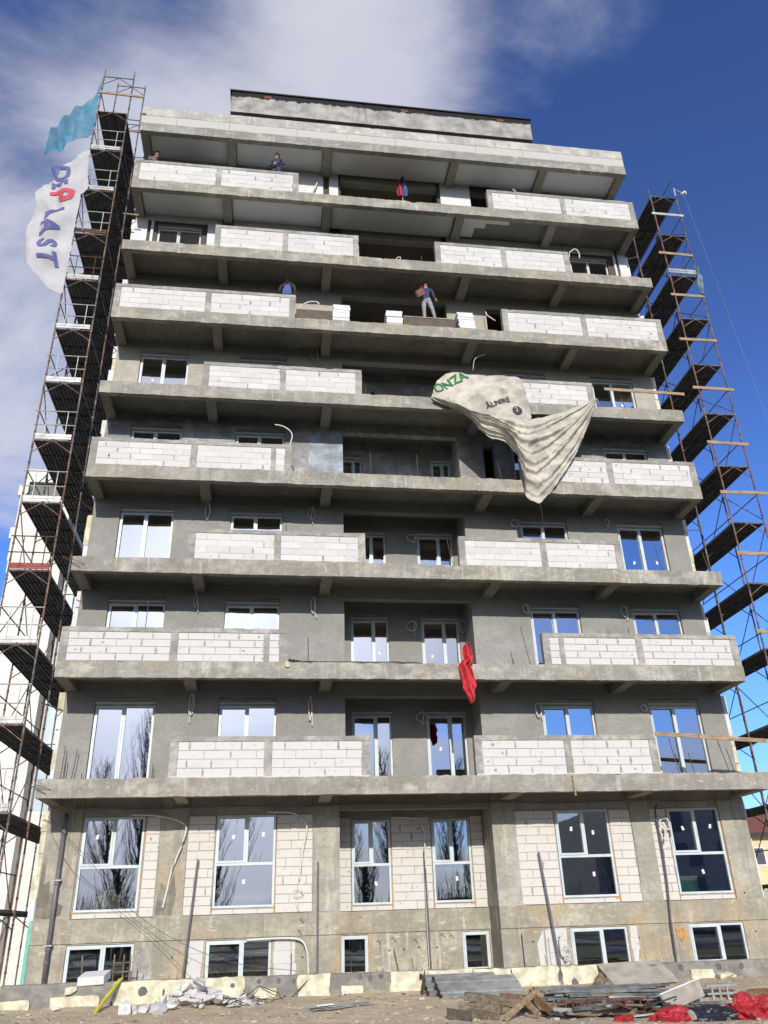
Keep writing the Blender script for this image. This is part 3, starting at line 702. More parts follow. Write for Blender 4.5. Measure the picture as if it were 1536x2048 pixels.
# ---- hanging conduits and starter bars
def conduit(pts, r=.016, mat='conduit', n=7):
    ps = [Vector(p) for p in pts]; out = []
    for i in range(len(ps) - 1):
        p0, p1, p2, p3 = ps[max(i - 1, 0)], ps[i], ps[i + 1], ps[min(i + 2, len(ps) - 1)]
        for q in range(6):
            t = q / 6; out.append(.5 * ((2 * p1) + (p2 - p0) * t + (2 * p0 - 5 * p1 + 4 * p2 - p3) * t * t + (3 * p1 - p0 - 3 * p2 + p3) * t ** 3))
    out.append(ps[-1]); return MB().tube(out, r, n).build('conduit', mat, bld, True)
def loop(x, z, w_, h_, y=None, r=.019):
    w_, h_ = w_ * 1.25 + .01, h_ * 1.1
    y = WY - .03 if y is None else y; a0 = rnd.uniform(-.3, .3)
    pts = [(x + w_ * math.sin(a) * rnd.uniform(.75, 1.2), y - .05 - .03 * math.sin(a * 2), z - h_ + h_ * math.cos(a) * rnd.uniform(.85, 1.1)) for a in [a0 + i * 2 * math.pi / 9 * 1.1 for i in range(10)]]
    e = pts[-1]; pts += [(e[0] + rnd.uniform(-.05, .08), y - .03, e[2] - h_ * rnd.uniform(.9, 1.6)), (e[0] + rnd.uniform(-.08, .10), y - .02, e[2] - h_ * rnd.uniform(1.8, 2.6))]
    return conduit(pts[1:], r * .85)
for x, z, w_, h_ in ((6.75, 14.86, .10, .22), (6.7, 8.55, .08, .22), (3.45, 8.55, .05, .24), (6.78, 5.5, .05, .26), (3.42, 2.52, .05, .3), (6.72, 2.48, .03, .32), (3.3, 5.5, .03, .2), (13.35, 8.3, .12, .12), (16.6, 5.35, .07, .16), (13.4, 5.35, .07, .14), (13.42, 2.28, .07, .2), (16.68, 2.2, .06, .08), (16.55, 8.42, .06, .10)): loop(x, z, w_, h_)
for x, z, w_, h_ in ((9.95, 5.15, .14, .16), (10.15, 2.25, .12, .14), (10.1, 8.2, .13, .12), (11.6, 5.2, .08, .2)): loop(x, z, w_, h_, 2.6)
conduit([(5.9, .25, 12.95 - 3.0), (6.0, .22, 10.45), (5.75, .25, 10.75), (5.45, .3, 10.85)], .02)
conduit([(6.12, .2, 15.35), (6.15, .15, 15.6), (6.45, .15, 15.85), (6.75, .2, 15.92), (6.82, .2, 15.80)], .024)
conduit([(13.1, .25, 15.65), (12.95, .2, 15.72), (12.8, .2, 15.85), (12.78, .2, 15.98)], .022)
conduit([(12.3, .9, 13.9), (12.35, .7, 14.25), (12.7, .6, 14.4)], .016)
conduit([(16.3, .2, 18.95), (16.35, .2, 19.2), (16.6, .2, 19.4), (16.72, .2, 19.2), (16.7, .2, 18.95)], .022)
conduit([(6.62, 1.35, 22.6), (6.72, 1.3, 22.95), (6.8, 1.3, 23.2), (6.68, 1.3, 22.7)], .02)
conduit([(14.5, .2, 22.0), (14.53, .18, 22.25), (14.42, .18, 22.35)], .02); conduit([(9.62, .25, 18.05), (9.65, .22, 18.28), (9.78, .22, 18.32), (9.74, .22, 18.16)], .018)
# ground storey cables
conduit([(2.1, 1.5, -.68), (2.8, 1.48, -.72), (3.45, 1.45, -.92), (3.5, 1.45, -1.25), (3.25, 1.5, -2.0), (3.15, 1.53, -2.55), (3.08, 1.54, -2.9)], .026)
conduit([(5.6, 1.5, -.66), (6.3, 1.48, -.70), (6.62, 1.46, -.95), (6.66, 1.47, -1.2), (6.56, 1.5, -1.7), (6.48, 1.52, -2.35)], .022)
loop(6.45, -2.55, .09, .08, 1.53, .008); conduit([(6.48, 1.53, -2.3), (6.45, 1.54, -2.5), (6.4, 1.53, -2.85), (6.5, 1.5, -3.05)], .006)
conduit([(9.1, 2.55, -.72), (9.8, 2.5, -.78), (10.0, 2.5, -1.05), (10.02, 2.5, -1.5), (9.98, 2.5, -3.0), (10.0, 2.5, -4.7)], .022, 'conduit')
conduit([(10.0, 2.52, -1.6), (10.0, 2.48, -3.0), (10.02, 2.48, -4.7)], .028, 'conduitdark')
conduit([(5.2, 1.5, -3.68), (5.8, 1.48, -3.66), (6.5, 1.46, -3.7), (6.7, 1.45, -3.95), (6.74, 1.46, -4.3), (6.76, 1.47, -4.7)], .026)
loop(16.72, -1.0, .12, .14, 1.5, .028); loop(16.62, -1.12, .07, .2, 1.48, .022)
conduit([(16.6, 1.5, -.62), (16.5, 1.46, -.85), (16.52, 1.46, -1.4), (16.5, 1.47, -2.6), (16.42, 1.48, -3.6), (16.4, 1.5, -4.7)], .028, 'conduitdark')
conduit([(13.4, 1.5, -3.72), (13.28, 1.46, -3.9), (13.3, 1.46, -4.3), (13.5, 1.5, -4.25)], .024); loop(13.42, -4.05, .08, .16, 1.5, .014); loop(13.40, -4.1, .06, .12, 1.47, .012)
conduit([(.05, 1.35, -.7), (1.2, 1.2, -1.75), (2.3, 1.05, -2.85), (3.6, .9, -3.65), (5.0, .7, -4.15), (6.4, .6, -4.35)], .006, 'conduitdark', 4)
conduit([(.1, 1.4, -1.0), (.75, 1.35, -1.9), (1.6, 1.3, -2.6), (3.0, 1.2, -3.6), (4.0, 1.1, -4.5)], .005, 'conduitdark', 4)
def bar(x, y, z, h, lean=0, mat='rebar', r=.011): MB().tube([(x, y, z), (x + lean, y, z + h)], r, 5).build('rebar', mat, bld)
for x, y, z, h, l in ((.22, 1.3, 0, 1.05, .02), (.32, 1.32, 0, .75, -.02), (.48, 1.3, 0, .95, .08), (.75, 1.3, 0, .35, 0), (2.55, 1.3, 0, .55, 0), (16.75, .1, 0, .95, -.12), (17.2, .1, 0, .55, -.08), (18.35, .3, 0, 1.05, -.2), (18.5, .3, 0, .7, -.12),
                      (2.15, .1, 3.6, 1.15, .02), (6.65, 1.3, 3, 1.15, -.02), (6.5, 1.3, 3, .3, 0), (12.9, .12, 3, 1.15, -.18), (12.4, .12, 3, .45, -.05), (15.35, .08, 3.05, .75, -.05), (15.30, .08, 3.05, 1.05, .06), (16.05, .2, 3.9, .3, 0),
                      (8.5, .4, 9, 1.0, .0), (10.0, .4, 9, 1.0, 0), (11.4, .4, 9, 1.0, -.04), (12.8, .5, 9, .9, -.1), (8.4, .4, 12, .6, 0), (17.3, .1, 12, .85, -.15), (10.6, .3, 18, .55, -.02), (12.75, .4, 15, .9, 0), (13.0, .2, 6, .9, -.1), (17.6, .3, 6, 1.0, -.15), (10.9, .2, 6, .9, -.15), (5.9, .2, 6.9, .35, 0), (14.2, .1, 21.9, .4, -.05), (5.3, 1.4, 21, 2.0, 0), (19.0, .1, 6, .7, -.1)):
    bar(x, y, z, h, l)
for k in (0, 2): 
    conduit([(.35, -.03, 3 * k - .25), (.1, -.12, 3 * k - .18), (-.25, -.1, 3 * k - .08), (.25, -.05, 3 * k - .35)], .008, 'rebar')
for x in (.75, 2.9, 7.7, 9.2, 10.9, 12.5, 14.9): bar(x, .33, -4.4, rnd.uniform(.1, .28), rnd.uniform(-.05, .05), 'rebar', .009)
bar(12.3, 1.5, -4.8, 1.05, -.02); bar(6.32, 1.5, -4.75, .75, 0); bar(9.2, 2.5, -4.7, .7, -.15)
for x, z in ((10.35, -3.75), (10.6, -3.78), (9.0, -3.8), (6.5, -3.3), (6.45, -3.55), (3.7, -4.1), (8.6, -3.85), (9.6, -3.85)):
    y = (GYR if 7.6 < x < 11.7 else GY) - .03
    MB().tube([(x, y + .03, z), (x + .05, y - .04, z + .06), (x + .12, y - .05, z - .04)], .007, 5).build('rebar', 'rebar', bld)

# ------------------------------------------------------------------ low wall in front
lw = thing('low_wall', 'low dirty concrete wall with peeling yellow foam cladding in front of the basement windows', 'wall', (9.7, .35, -4.9))
core = MB(); vs = []; fs = []; xs = frange(-.15, 19.7, .12)
for i, x in enumerate(xs):
    zt = -4.38 - .006 * x + .02 * wave(x, 1, 1.4, 5) + .012 * wave(x, 1, 7, 5)
    vs += [(x, .25 + .02 * wave(x, 3, 2, 6), -5.15), (x, .25 + .02 * wave(x, 4, 2.5, 6), zt - .02), (x, .30, zt), (x, .47, zt - .01), (x, .47, -5.15)]
for i in range(len(xs) - 1):
    for k in range(5): fs.append((i * 5 + k, i * 5 + (k + 1) % 5, i * 5 + 5 + (k + 1) % 5, i * 5 + 5 + k))
fs += [(4, 3, 2, 1, 0), tuple(len(vs) - 5 + k for k in range(5))]
core.add(vs, fs); core.build('concrete_core', concrete('low_wall_concrete', (.22, .21, .185), .5, .4, .2, .2, 71, 2.5), lw)
def patch(x0, x1, z0, z1, j=.06):
    pts = []
    for x in frange(x0, x1, .14): pts.append((x, z0 + rnd.uniform(-j, j)))
    for z in frange(z0, z1, .12)[1:-1]: pts.append((x1 + rnd.uniform(-j, j) * .6, z))
    for x in reversed(frange(x0, x1, .14)): pts.append((x, z1 + rnd.uniform(-j, j) * .25))
    for z in reversed(frange(z0, z1, .12)[1:-1]): pts.append((x0 + rnd.uniform(-j, j) * .6, z))
    MB().poly(pts, .17 + rnd.uniform(-.004, .004), .262).build('foam_patch', 'yfoam', lw)
PATCH = ((2.32, 3.42, -5.0, -4.41), (3.43, 4.36, -5.0, -4.41), (4.37, 5.2, -5.0, -4.41), (5.45, 5.95, -5.0, -4.66), (6.45, 7.2, -5.0, -4.42), (7.45, 7.95, -5.0, -4.68), (8.62, 9.5, -5.0, -4.44), (9.51, 10.6, -5.0, -4.45), (10.61, 11.55, -5.0, -4.46), (11.56, 12.72, -5.0, -4.46), (12.82, 14.0, -5.0, -4.47), (15.05, 15.6, -5.05, -4.76), (-.1, .5, -5.0, -4.70), (.95, 2.0, -5.0, -4.66), (1.25, 1.5, -4.6, -4.48), (16.1, 16.7, -5.05, -4.66), (16.75, 17.3, -5.05, -4.80))
for a in PATCH: patch(*a)
for x, z, r_ in ((2.95, -4.62, .10), (4.05, -4.63, .11), (4.95, -4.58, .05), (5.55, -4.52, .06), (6.0, -4.52, .06), (6.35, -4.55, .05), (7.9, -4.52, .06), (8.15, -4.55, .07), (8.4, -4.52, .07), (12.75, -4.66, .12), (13.1, -4.84, .10), (15.9, -4.6, .07), (16.9, -4.62, .08), (17.5, -4.62, .07)):
    k = 9; MB().poly([(x + math.cos(2 * math.pi * i / k) * r_ * rnd.uniform(.75, 1.1), z + math.sin(2 * math.pi * i / k) * r_ * rnd.uniform(.8, 1.2)) for i in range(k)], .162 if any(a[0] < x < a[1] and a[2] < z < a[3] for a in PATCH) else .241, .2495).build('adhesive_spot', 'conduitdark', lw)
for i, x in enumerate(frange(3.5, 18.0, .16)):
    if rnd.random() < .8: MB().tube([(x, .3, -4.44), (x + rnd.uniform(-.02, .02), .3, -4.36 - .005 * x + rnd.uniform(0, .06))], .005, 4).build('mesh_wire', 'rebar', lw)
conduit_pts = [(x, .31, -4.40 - .006 * x + .02 * math.sin(x * 3)) for x in frange(3.5, 18, .4)]
MB().tube(conduit_pts, .006, 4).build('mesh_wire', 'rebar', lw)

# ------------------------------------------------------------------ scaffolds
PL = 1.80
def deck_mesh():
    b = MB(); b.box(-.16, .16, 0, PL - .02, .0, .012); 
    for x in (-.16, -.055, .045, .148): b.box(x, x + .012, .004, PL - .024, -.05, -.001)
    for y in (.0, .88, PL - .032): b.box(-.145, .145, y, y + .012, -.045, -.002)
    return b.mesh('deck_plank', 'deck')
DECK = deck_mesh()
def toe_mesh(): 
    b = MB(); b.box(0, 1.02, -.02, .0, 0, .17); b.box(0, 1.02, -.032, -.0205, .075, .095); return b
TOE = [toe_mesh().mesh('toe_board', m_) for m_ in ('galv', 'redrail', 'rust')]
def scaffold(x0, x1, levels, top, bays, label, side):
    """x0<x1 standards; side -1: open side is x0, +1: open side is x1"""
    root = thing('scaffold', label, 'scaffold', ((x0 + x1) / 2, 1.3, -4.95), 'steel scaffolds at the ends of the block')
    ys = [-.5 + PL * i for i in range(bays + 1)]; zs = [-4.95] + levels + [top]
    for i, y in enumerate(ys):
        tp = (zs if i == 0 else zs + [zs[-1] + 2.0] if side < 0 and i < 3 else zs[:-1]) if side < 0 else (zs if i < 2 else zs[:-1])
        for x in (x0, x1):
            for a, c in zip(tp, tp[1:]):
                b = MB(); b.tube([(x, y, a), (x, y, c)], .025, 7)
                for z in frange(a + .25, c - .2, .5): b.tube([(x, y, z), (x, y, z + .05)], .034, 6)
                b.build('standard', 'tube', root)
        for z in levels:
            MB().tube([(x0, y, z - .03), (x1, y, z - .03)], .022, 6).build('transom', 'tube', root)
            if i < 3:
                xm = (x0 + x1) / 2
                for x, s in ((x0, 1), (x1, -1)): MB().tube([(x, y, z - .46), (x + s * .03, y, z - .40), (xm - s * .08, y, z - .08), (xm, y, z - .045)], .015, 6).build('gusset', 'tube', root)
    for z in levels:
        for j in range(bays):
            for q in range(3): put('deck_plank', DECK, root, (x0 + .19 + q * .335, ys[j] + .01, z))
            xo = x0 if side < 0 else x1
            if j < 3:
                MB().tube([(xo, ys[j], z + .0), (xo, ys[j + 1], z + .0)], .018, 5).build('ledger', 'tube', root)
                MB().tube([(xo, ys[j], z + 1.0), (xo, ys[j + 1], z + 1.0)], .018, 5).build('ledger', 'tube', root)
                lv = zs[zs.index(z) - 1]
                MB().tube([(xo, ys[j], z - .15), (xo, ys[j + 1], lv + .1)] if (levels.index(z) + j) % 2 else [(xo, ys[j + 1], z - .15), (xo, ys[j], lv + .1)], .016, 5).build('brace', 'tube', root)
    return root, ys
LV = [round(-2.86 + 2.05 * i, 2) for i in range(14)]
lscaf, ys = scaffold(-1.47, -.38, LV, 25.9, 4, 'tall rusty steel scaffold with dark decks at the left end of the block', -1)
for i, z in enumerate(LV[:-1]):
    mat = 'rail' if i not in (4, 9) else 'rust'
    for dz in (.5, .98): MB().tube([(-1.55, -.53, z + dz), (-.36, -.53, z + dz)], .017, 6).build('guard_rail', mat, lscaf)
    for x in (-1.2, -.62): MB().tube([(x, -.535, z + .1), (x, -.535, z + .98)], .014, 5).build('rail_post', mat, lscaf)
    put('toe_board', TOE[1 if i == 4 else (2 if i == 10 else 0)], lscaf, (-1.45, -.51, z + .02))
MB().obox((-.72, -.55, 24.75), (.82, 0, -.03), (0, .018, 0), (0, 0, .05)).build('wooden_plank', 'wood', lscaf)
MB().obox((-.75, 1.25, 25.05), (.58, 0, -.02), (0, .018, 0), (0, 0, .05)).build('wooden_plank', 'wood', lscaf)
for x in (-1.47, -.38): MB().tube([(x, -.5, 25.9), (x, -.5, 26.2)], .02, 6).build('spigot', 'tube', lscaf)
MB().tube([(-1.47, -.5, 25.75), (-.38, -.5, 25.75)], .022, 6).build('transom', 'tube', lscaf)
for y in (1.3, 3.1):
    for z in (25.75, 27.75): MB().tube([(-1.47, y, z), (-.38, y, z)], .022, 6).build('transom', 'tube', lscaf)
    for x, s_ in ((-1.47, 1), (-.38, -1)): MB().tube([(x, y, 27.3), (-.925, y, 27.73)], .015, 6).build('gusset', 'tube', lscaf)
for x in (-1.47, -.38): MB().tube([(x, 1.3, 25.9), (x, 3.1, 27.7)], .015, 5).build('brace', 'tube', lscaf)
for x, s_ in ((-1.47, 1), (-.38, -1)): MB().tube([(x, -.5, 25.3), (-.925, -.5, 25.73)], .015, 6).build('gusset', 'tube', lscaf)
for z in LV[2::3]: MB().tube([(-.38, .6, z + .8), (-.02, 1.5, z + .8)], .016, 6).build('wall_tie', 'tube', lscaf)
RV = [round(-2.75 + 2.05 * i, 2) for i in range(13)]
rscaf, ys = scaffold(19.78, 20.86, RV, RV[-1] + .12, 3, 'rusty steel scaffold with timber guard planks at the right end of the block', 1)
for i, (z, l, dx) in enumerate(((20.85, 1.3, 0), (18.78, 1.35, -.1), (16.75, 1.3, -.05), (14.7, 1.4, -.1), (12.6, 1.5, 0), (10.4, 1.45, 0), (8.55, 1.9, .25), (6.4, 1.6, .15), (3.9, 1.5, .1))):
    MB().obox((20.3 + dx, -.54, z), (l / 2, 0, rnd.uniform(-.02, .01)), (0, .017, 0), (0, 0, .055)).build('wooden_plank', 'wood' if i else 'rail', rscaf)
put('toe_board', TOE[0], rscaf, (19.72, -.53, 17.82), None, (1.1, 1, 1.2))
for z in RV[1::2]: MB().tube([(19.78, 1.3, z + .6), (19.2, 1.7, z + .7)], .016, 6).build('wall_tie', 'tube', rscaf)
MB().tube([(19.78, -.5, RV[-1]), (19.74, -.5, RV[-1] + .5)], .02, 6).build('spigot', 'tube', rscaf)

# flood lamp on the scaffold top
fl = thing('flood_lamp', 'small white flood lamp on an arm at the top of the right scaffold', 'lamp', (20.86, -.5, 21.95))
MB().tube([(20.86, -.5, 21.95), (20.88, -.5, 22.40)], .025, 8).build('post', 'rail', fl)
MB().tube([(20.88, -.5, 22.36), (21.14, -.56, 22.12)], .015, 6).build('arm', 'rail', fl)
b = MB(); b.tube([(21.14, -.50, 22.14), (21.16, -.56, 22.06), (21.17, -.62, 22.0), (21.18, -.66, 21.98)], .05, 12, r1=.10); b.build('lamp_head', 'lampwhite', fl, True)
MB().tube([(21.17, -.655, 21.97), (21.175, -.668, 21.965)], .055, 10).build('lens', 'greywin', fl)
tag(MB().tube([(21.16, -.6, 21.95), (21.5, -.6, 17.5), (22.1, -.55, 10), (22.9, -.5, 3), (23.3, -.5, -4.9)], .004, 4).build('lamp_cord', 'galv'), 'thin cord running down from the flood lamp beside the right scaffold', 'cord')

# ------------------------------------------------------------------ cloths
def resample(pts, n):
    ps = [Vector((p[0], p[1])) for p in pts]; L = [0]
    for a, c in zip(ps, ps[1:]): L.append(L[-1] + (c - a).length)
    out = []; k = 0
    for i in range(n):
        s = L[-1] * i / (n - 1)
        while k < len(L) - 2 and L[k + 1] < s: k += 1
        t = (s - L[k]) / max(L[k + 1] - L[k], 1e-9); out.append(ps[k].lerp(ps[k + 1], min(max(t, 0), 1)))
    return out
def cloth(name, A, B, yf, mat, nu=40, nv=40, thick=.006, jag=0, smooth=True):
    """sheet between two outlines A and B (x,z); yf(x, z, u, v) gives its depth"""
    a, c = resample(A, nv), resample(B, nv); vs = []
    for j in range(nv):
        for i in range(nu):
            u = i / (nu - 1); p = a[j].lerp(c[j], u)
            if jag and i in (0, nu - 1): p = p + Vector((rnd.uniform(-jag, jag), rnd.uniform(-jag, jag)))
            vs.append((p.x, yf(p.x, p.y, u, j / (nv - 1)), p.y))
    b = MB(); b.add(vs, [(j * nu + i, j * nu + i + 1, (j + 1) * nu + i + 1, (j + 1) * nu + i) for j in range(nv - 1) for i in range(nu - 1)])
    o = b.build(name, mat, None, smooth)
    md = o.modifiers.new('thickness', 'SOLIDIFY'); md.thickness = thick; md.offset = 0
    return o
def letters(txt, size, place, mat, parent, name='letter', bold=.015):
    cu = bpy.data.curves.new('lettering', 'FONT'); cu.body = txt; cu.size = size; cu.offset = bold * size; cu.resolution_u = 3
    t = bpy.data.objects.new('lettering', cu); col.objects.link(t)
    dg = bpy.context.evaluated_depsgraph_get(); me = bpy.data.meshes.new_from_object(t.evaluated_get(dg))
    bpy.data.objects.remove(t); bm = bmesh.new(); bm.from_mesh(me)
    bmesh.ops.triangulate(bm, faces=bm.faces)
    for _ in range(4):
        es = [e for e in bm.edges if e.calc_length() > size * .08]
        if es: bmesh.ops.subdivide_edges(bm, edges=es, cuts=1, use_grid_fill=False); bmesh.ops.triangulate(bm, faces=bm.faces)
    for v in bm.verts: v.co = place(v.co.x, v.co.y)
    bm.to_mesh(me); bm.free(); me.materials.clear(); me.materials.append(MAT[mat])
    return put(name, me, parent)
# white banner blowing off the left scaffold
def yban(x, z, u=0, v=0):
    q = max(0, -1.42 - x)
    return -.60 - .16 * math.sin(q * 3.1 + z * .7) * min(1, q * 1.6) - .07 * math.sin(z * 4.2 + q * 2.4) * min(1, q * 1.4) - .05 * math.sin(q * 9 - z * 2.1) * min(1, q) - .10 * wave(x, z, 1.3, 4) * min(1, q) + (.16 * abs(wave(x + .4 * wave(x, z, 1.3, 3), z * .7, 1.3, 11)) + .02 * abs(wave(x, z, 4.5, 5))) * min(1, q * 1.5)
BANR = [(-1.43, 21.54), (-1.39, 20.59), (-1.25, 19.66), (-1.44, 19.31), (-1.44, 17.67), (-1.41, 15.92), (-1.43, 15.29), (-1.42, 14.89)]
BANL = [(-1.49, 21.53), (-2.24, 20.77), (-2.62, 19.99), (-3.04, 19.47), (-2.87, 18.77), (-3.0, 17.76), (-2.87, 16.61), (-2.71, 15.99), (-2.28, 15.45), (-1.88, 15.06), (-1.47, 14.85)]
ban = tag(cloth('banner', BANL, BANR, yban, 'banner', 70, 130, jag=.025), 'white banner with blue and red lettering blowing off the left scaffold', 'banner')
def bplace(zs, xc, sh, wob=.0):
    def f(tx, ty):
        z = zs - tx; x = xc + ty + sh * tx + .02 * math.sin(z * 3); return (x, yban(x, z) - .03, z)
    return f
for ch, zs_, xb, size, mt_, sh in (('D', 20.74, -2.62, .86, 'blueink', .16), ('E', 20.06, -2.54, .80, 'blueink', .08), ('P', 19.46, -2.46, 1.12, 'redink', -.06), ('L', 18.62, -2.52, .92, 'blueink', .05), ('A', 17.92, -2.54, .88, 'blueink', .02), ('S', 17.12, -2.53, .86, 'blueink', .10), ('T', 16.50, -2.42, .84, 'blueink', .25)):
    letters(ch, size, bplace(zs_, xb, sh), mt_, ban, bold=.034)
# blue debris net above it
NETT = [(-1.51, 25.75), (-1.66, 24.73), (-2.28, 23.94), (-2.72, 22.82), (-2.91, 22.32), (-2.99, 21.77), (-3.0, 21.31)]
NETBt = [(-1.50, 25.6), (-1.52, 24.6), (-1.50, 23.4), (-1.49, 22.48), (-1.87, 22.04), (-2.21, 22.0), (-2.51, 21.66), (-2.91, 21.55), (-2.99, 21.31)]
def ynet(x, z, u, v): q = max(0, -1.48 - x); return -.5 - .18 * math.sin(q * 5 + z * 1.4) * min(1, q * 1.5) - .08 * math.sin(q * 13 - z * 3) * min(1, q)
tag(cloth('debris_net', NETT, NETBt, ynet, 'net', 30, 50, .004, .015), 'torn blue netting streaming from the top of the left scaffold', 'net')
# canvas tarpaulin draped over the fifth slab parapet
def ytop(x, z, u=0, v=0):
    return -.05 - .05 * max(0, (13.0 - z)) * .4 - .05 * abs(math.sin((x * .7 + z) * 3.1 + wave(x, z, .8, 2))) - .03 * abs(math.sin((x - z * 1.3) * 4.3)) - .07 * wave(x, z, 1.6, 9) + .10 * abs(wave(x + .4 * wave(x, z, 1.5, 7), z, 2.1, 13)) + .015 * abs(wave(x, z, 5.2, 17))
TL_ = [(11.55, 13.03), (11.07, 12.94), (10.75, 12.68), (10.63, 12.36), (10.5, 11.95), (10.6, 11.8), (11.1, 11.60), (11.6, 11.40), (12.2, 11.2), (12.8, 11.12)]
TR_ = [(11.57, 13.03), (12.16, 12.99), (12.85, 12.97), (13.54, 12.99), (13.66, 12.87), (13.73, 12.42), (13.79, 11.9), (13.84, 11.35), (13.7, 11.15), (13.2, 11.1)]
tp = thing('tarpaulin', 'beige canvas tarpaulin draped in folds over the fifth balcony edge', 'tarpaulin', (12.2, -.1, 11.9))
u1 = cloth('upper_drape', TL_, TR_, ytop, 'tarp', 100, 90, .004, .012, False); u1.parent = tp; u1.matrix_parent_inverse = Matrix.Translation(-tp.location)
CREST = [(10.51, 11.90), (11.1, 11.68), (11.71, 11.49), (12.41, 11.35), (12.95, 11.27), (13.54, 11.27), (14.15, 11.33), (14.69, 11.48), (15.2, 11.70), (15.77, 11.97), (16.17, 12.17)]
BOT = [(10.50, 11.84), (11.58, 11.28), (12.25, 10.51), (12.85, 10.25), (13.15, 9.85), (13.30, 9.45), (13.27, 9.0), (13.32, 8.28), (13.69, 8.09), (14.19, 8.61), (14.67, 9.27), (15.16, 9.99), (15.73, 11.1), (16.17, 12.14)]
def yswag(x, z, u, v):
    amp = math.sin(math.pi * min(max(v, 0), 1)) ** .6
    fold = .07 * wave(x, z, .9, 2) + .02 * wave(x, z, 3.5, 6)
    for c0, sl, w_, a_ in ((.10, .05, .05, .10), (.20, -.10, .035, .14), (.31, .16, .06, .17), (.44, -.06, .04, .12), (.55, .20, .07, .20), (.68, -.14, .045, .13), (.80, .10, .06, .15), (.92, .0, .04, .08)):
        d_ = (u - c0 - sl * (v - .5) - .03 * wave(v * 5, c0 * 9, 1, 4)) / w_
        fold += a_ * math.exp(-(d_ * (1.0 if d_ < 0 else 2.2)) ** 2) * (.45 + .55 * abs(math.sin(v * 5 + c0 * 17)))
    fold -= .16 * abs(wave(x + .5 * wave(x, z, 1.2, 7), z, 1.7, 13)) + .09 * abs(wave(x + .2 * wave(x, z, 3, 2), z, 3.8, 17)) + .03 * abs(wave(x, z, 9, 4))
    return -.20 - .12 * amp * math.sin(math.pi * u) - amp * fold - .03 * math.sin(x * 7 + z * 3) * u * amp
u2 = cloth('hanging_swag', CREST, BOT, yswag, 'tarp', 170, 130, .004, .012, False); u2.parent = tp; u2.matrix_parent_inverse = Matrix.Translation(-tp.location)
MB().tube([(13.69, -.26, 8.1), (13.67, -.27, 7.95), (13.7, -.25, 7.7), (13.72, -.2, 7.3)], .005, 5).build('cord', 'rebar', tp)
MB().tube([(16.17, -.24, 12.15), (16.25, -.1, 12.02), (16.35, .05, 12.0)], .012, 5).build('cord', 'conduit', tp)
def tplace(x0, z0, ang, dy=-.028):
    ca, sa = math.cos(ang), math.sin(ang)
    def f(tx, ty):
        x, z = x0 + tx * ca - ty * sa, z0 + tx * sa + ty * ca; return (x, ytop(x, z) + dy, z)
    return f
letters('ONZA', .46, tplace(10.70, 12.08, R(33)), 'greenink', tp, bold=.02)
letters('ÂLNIRE', .27, tplace(12.36, 11.60, R(22)), 'darkink', tp, bold=.02)
k = 18; MB().add([(lambda x, z: (x, ytop(x, z) - .03, z))(13.36 + .17 * math.cos(2 * math.pi * i / k), 11.56 + .17 * math.sin(2 * math.pi * i / k)) for i in range(k)], [tuple(range(k))]).build('round_mark', 'darkink', tp)
letters('2', .24, tplace(13.29, 11.49, R(10), -.05), 'tarp', tp)
for i in range(4):
    x, z = 12.9 + .06 * math.cos(i), 12.22 + .05 * i
    MB().add([(lambda x, z: (x, ytop(x, z) - .016, z))(x + a, z + c) for a, c in ((0, 0), (.16, .03), (.17, .07), (.01, .03))], [(0, 1, 2, 3)]).build('faded_mark', 'ply', tp)
# red cloth over the second slab edge
RL = [(11.06, 3.59), (10.96, 3.53), (10.86, 3.24), (10.93, 3.11), (10.75, 2.95), (10.78, 2.69), (10.82, 2.39), (10.81, 2.26), (10.92, 2.09), (10.99, 1.93), (11.02, 1.86)]
RR = [(11.13, 3.59), (11.13, 3.47), (11.18, 3.17), (11.16, 3.0), (11.06, 2.95), (11.13, 2.7), (11.22, 2.37), (11.16, 2.24), (11.18, 2.11), (11.15, 1.93), (11.04, 1.86)]
def yred(x, z, u, v): return -.10 - .06 * math.sin(u * 11 + z * 3) - .05 * math.sin((x - 11) * 30 + z * 6) - .04 * wave(x, z, 4, 3) - .05 * math.sin(math.pi * u)
tag(cloth('red_rag', RL, RR, yred, 'redcloth', 26, 60, .006, .008), 'knotted red cloth hanging over the edge of the second balcony slab', 'cloth')
# limp blue rag caught on the right scaffold
BLt = [(20.86, 18.1), (20.80, 17.8), (20.74, 17.4), (20.8, 17.0), (20.84, 16.8)]; BRt = [(20.9, 18.12), (20.93, 17.8), (20.96, 17.5), (20.90, 17.1), (20.88, 16.8)]
tag(cloth('blue_rag', BLt, BRt, lambda x, z, u, v: -.58 - .06 * math.sin(u * 9 + z * 5) - .03 * math.sin(z * 14), 'palerag', 12, 24, .004, .02), 'limp pale blue rag caught on a standard of the right scaffold', 'cloth')
# black plastic roll lying on the second slab
def roll(name, pts, r, mat, label, cat, sm=True):
    ps = []
    for a, c in zip(pts, pts[1:]):
        for q in range(8): ps.append(Vector(a).lerp(Vector(c), q / 8))
    ps.append(Vector(pts[-1])); b = MB(); n = 10; vs = []; fs = []
    for i, p in enumerate(ps):
        for q in range(n):
            an = 2 * math.pi * q / n; rr = r * (1 + .45 * wave(i * .6, q * 1.3, 1, 3)) * (1 if 0 < i < len(ps) - 1 else .4)
            vs.append((p.x, p.y + rr * math.cos(an), p.z + rr * .7 * math.sin(an)))
    for i in range(len(ps) - 1):
        for q in range(n): fs.append((i * n + q, i * n + (q + 1) % n, (i + 1) * n + (q + 1) % n, (i + 1) * n + q))
    fs += [tuple(range(n)), tuple(len(vs) - n + q for q in range(n))]
    b.add(vs, fs); return tag(b.build(name, mat, None, sm), label, cat)
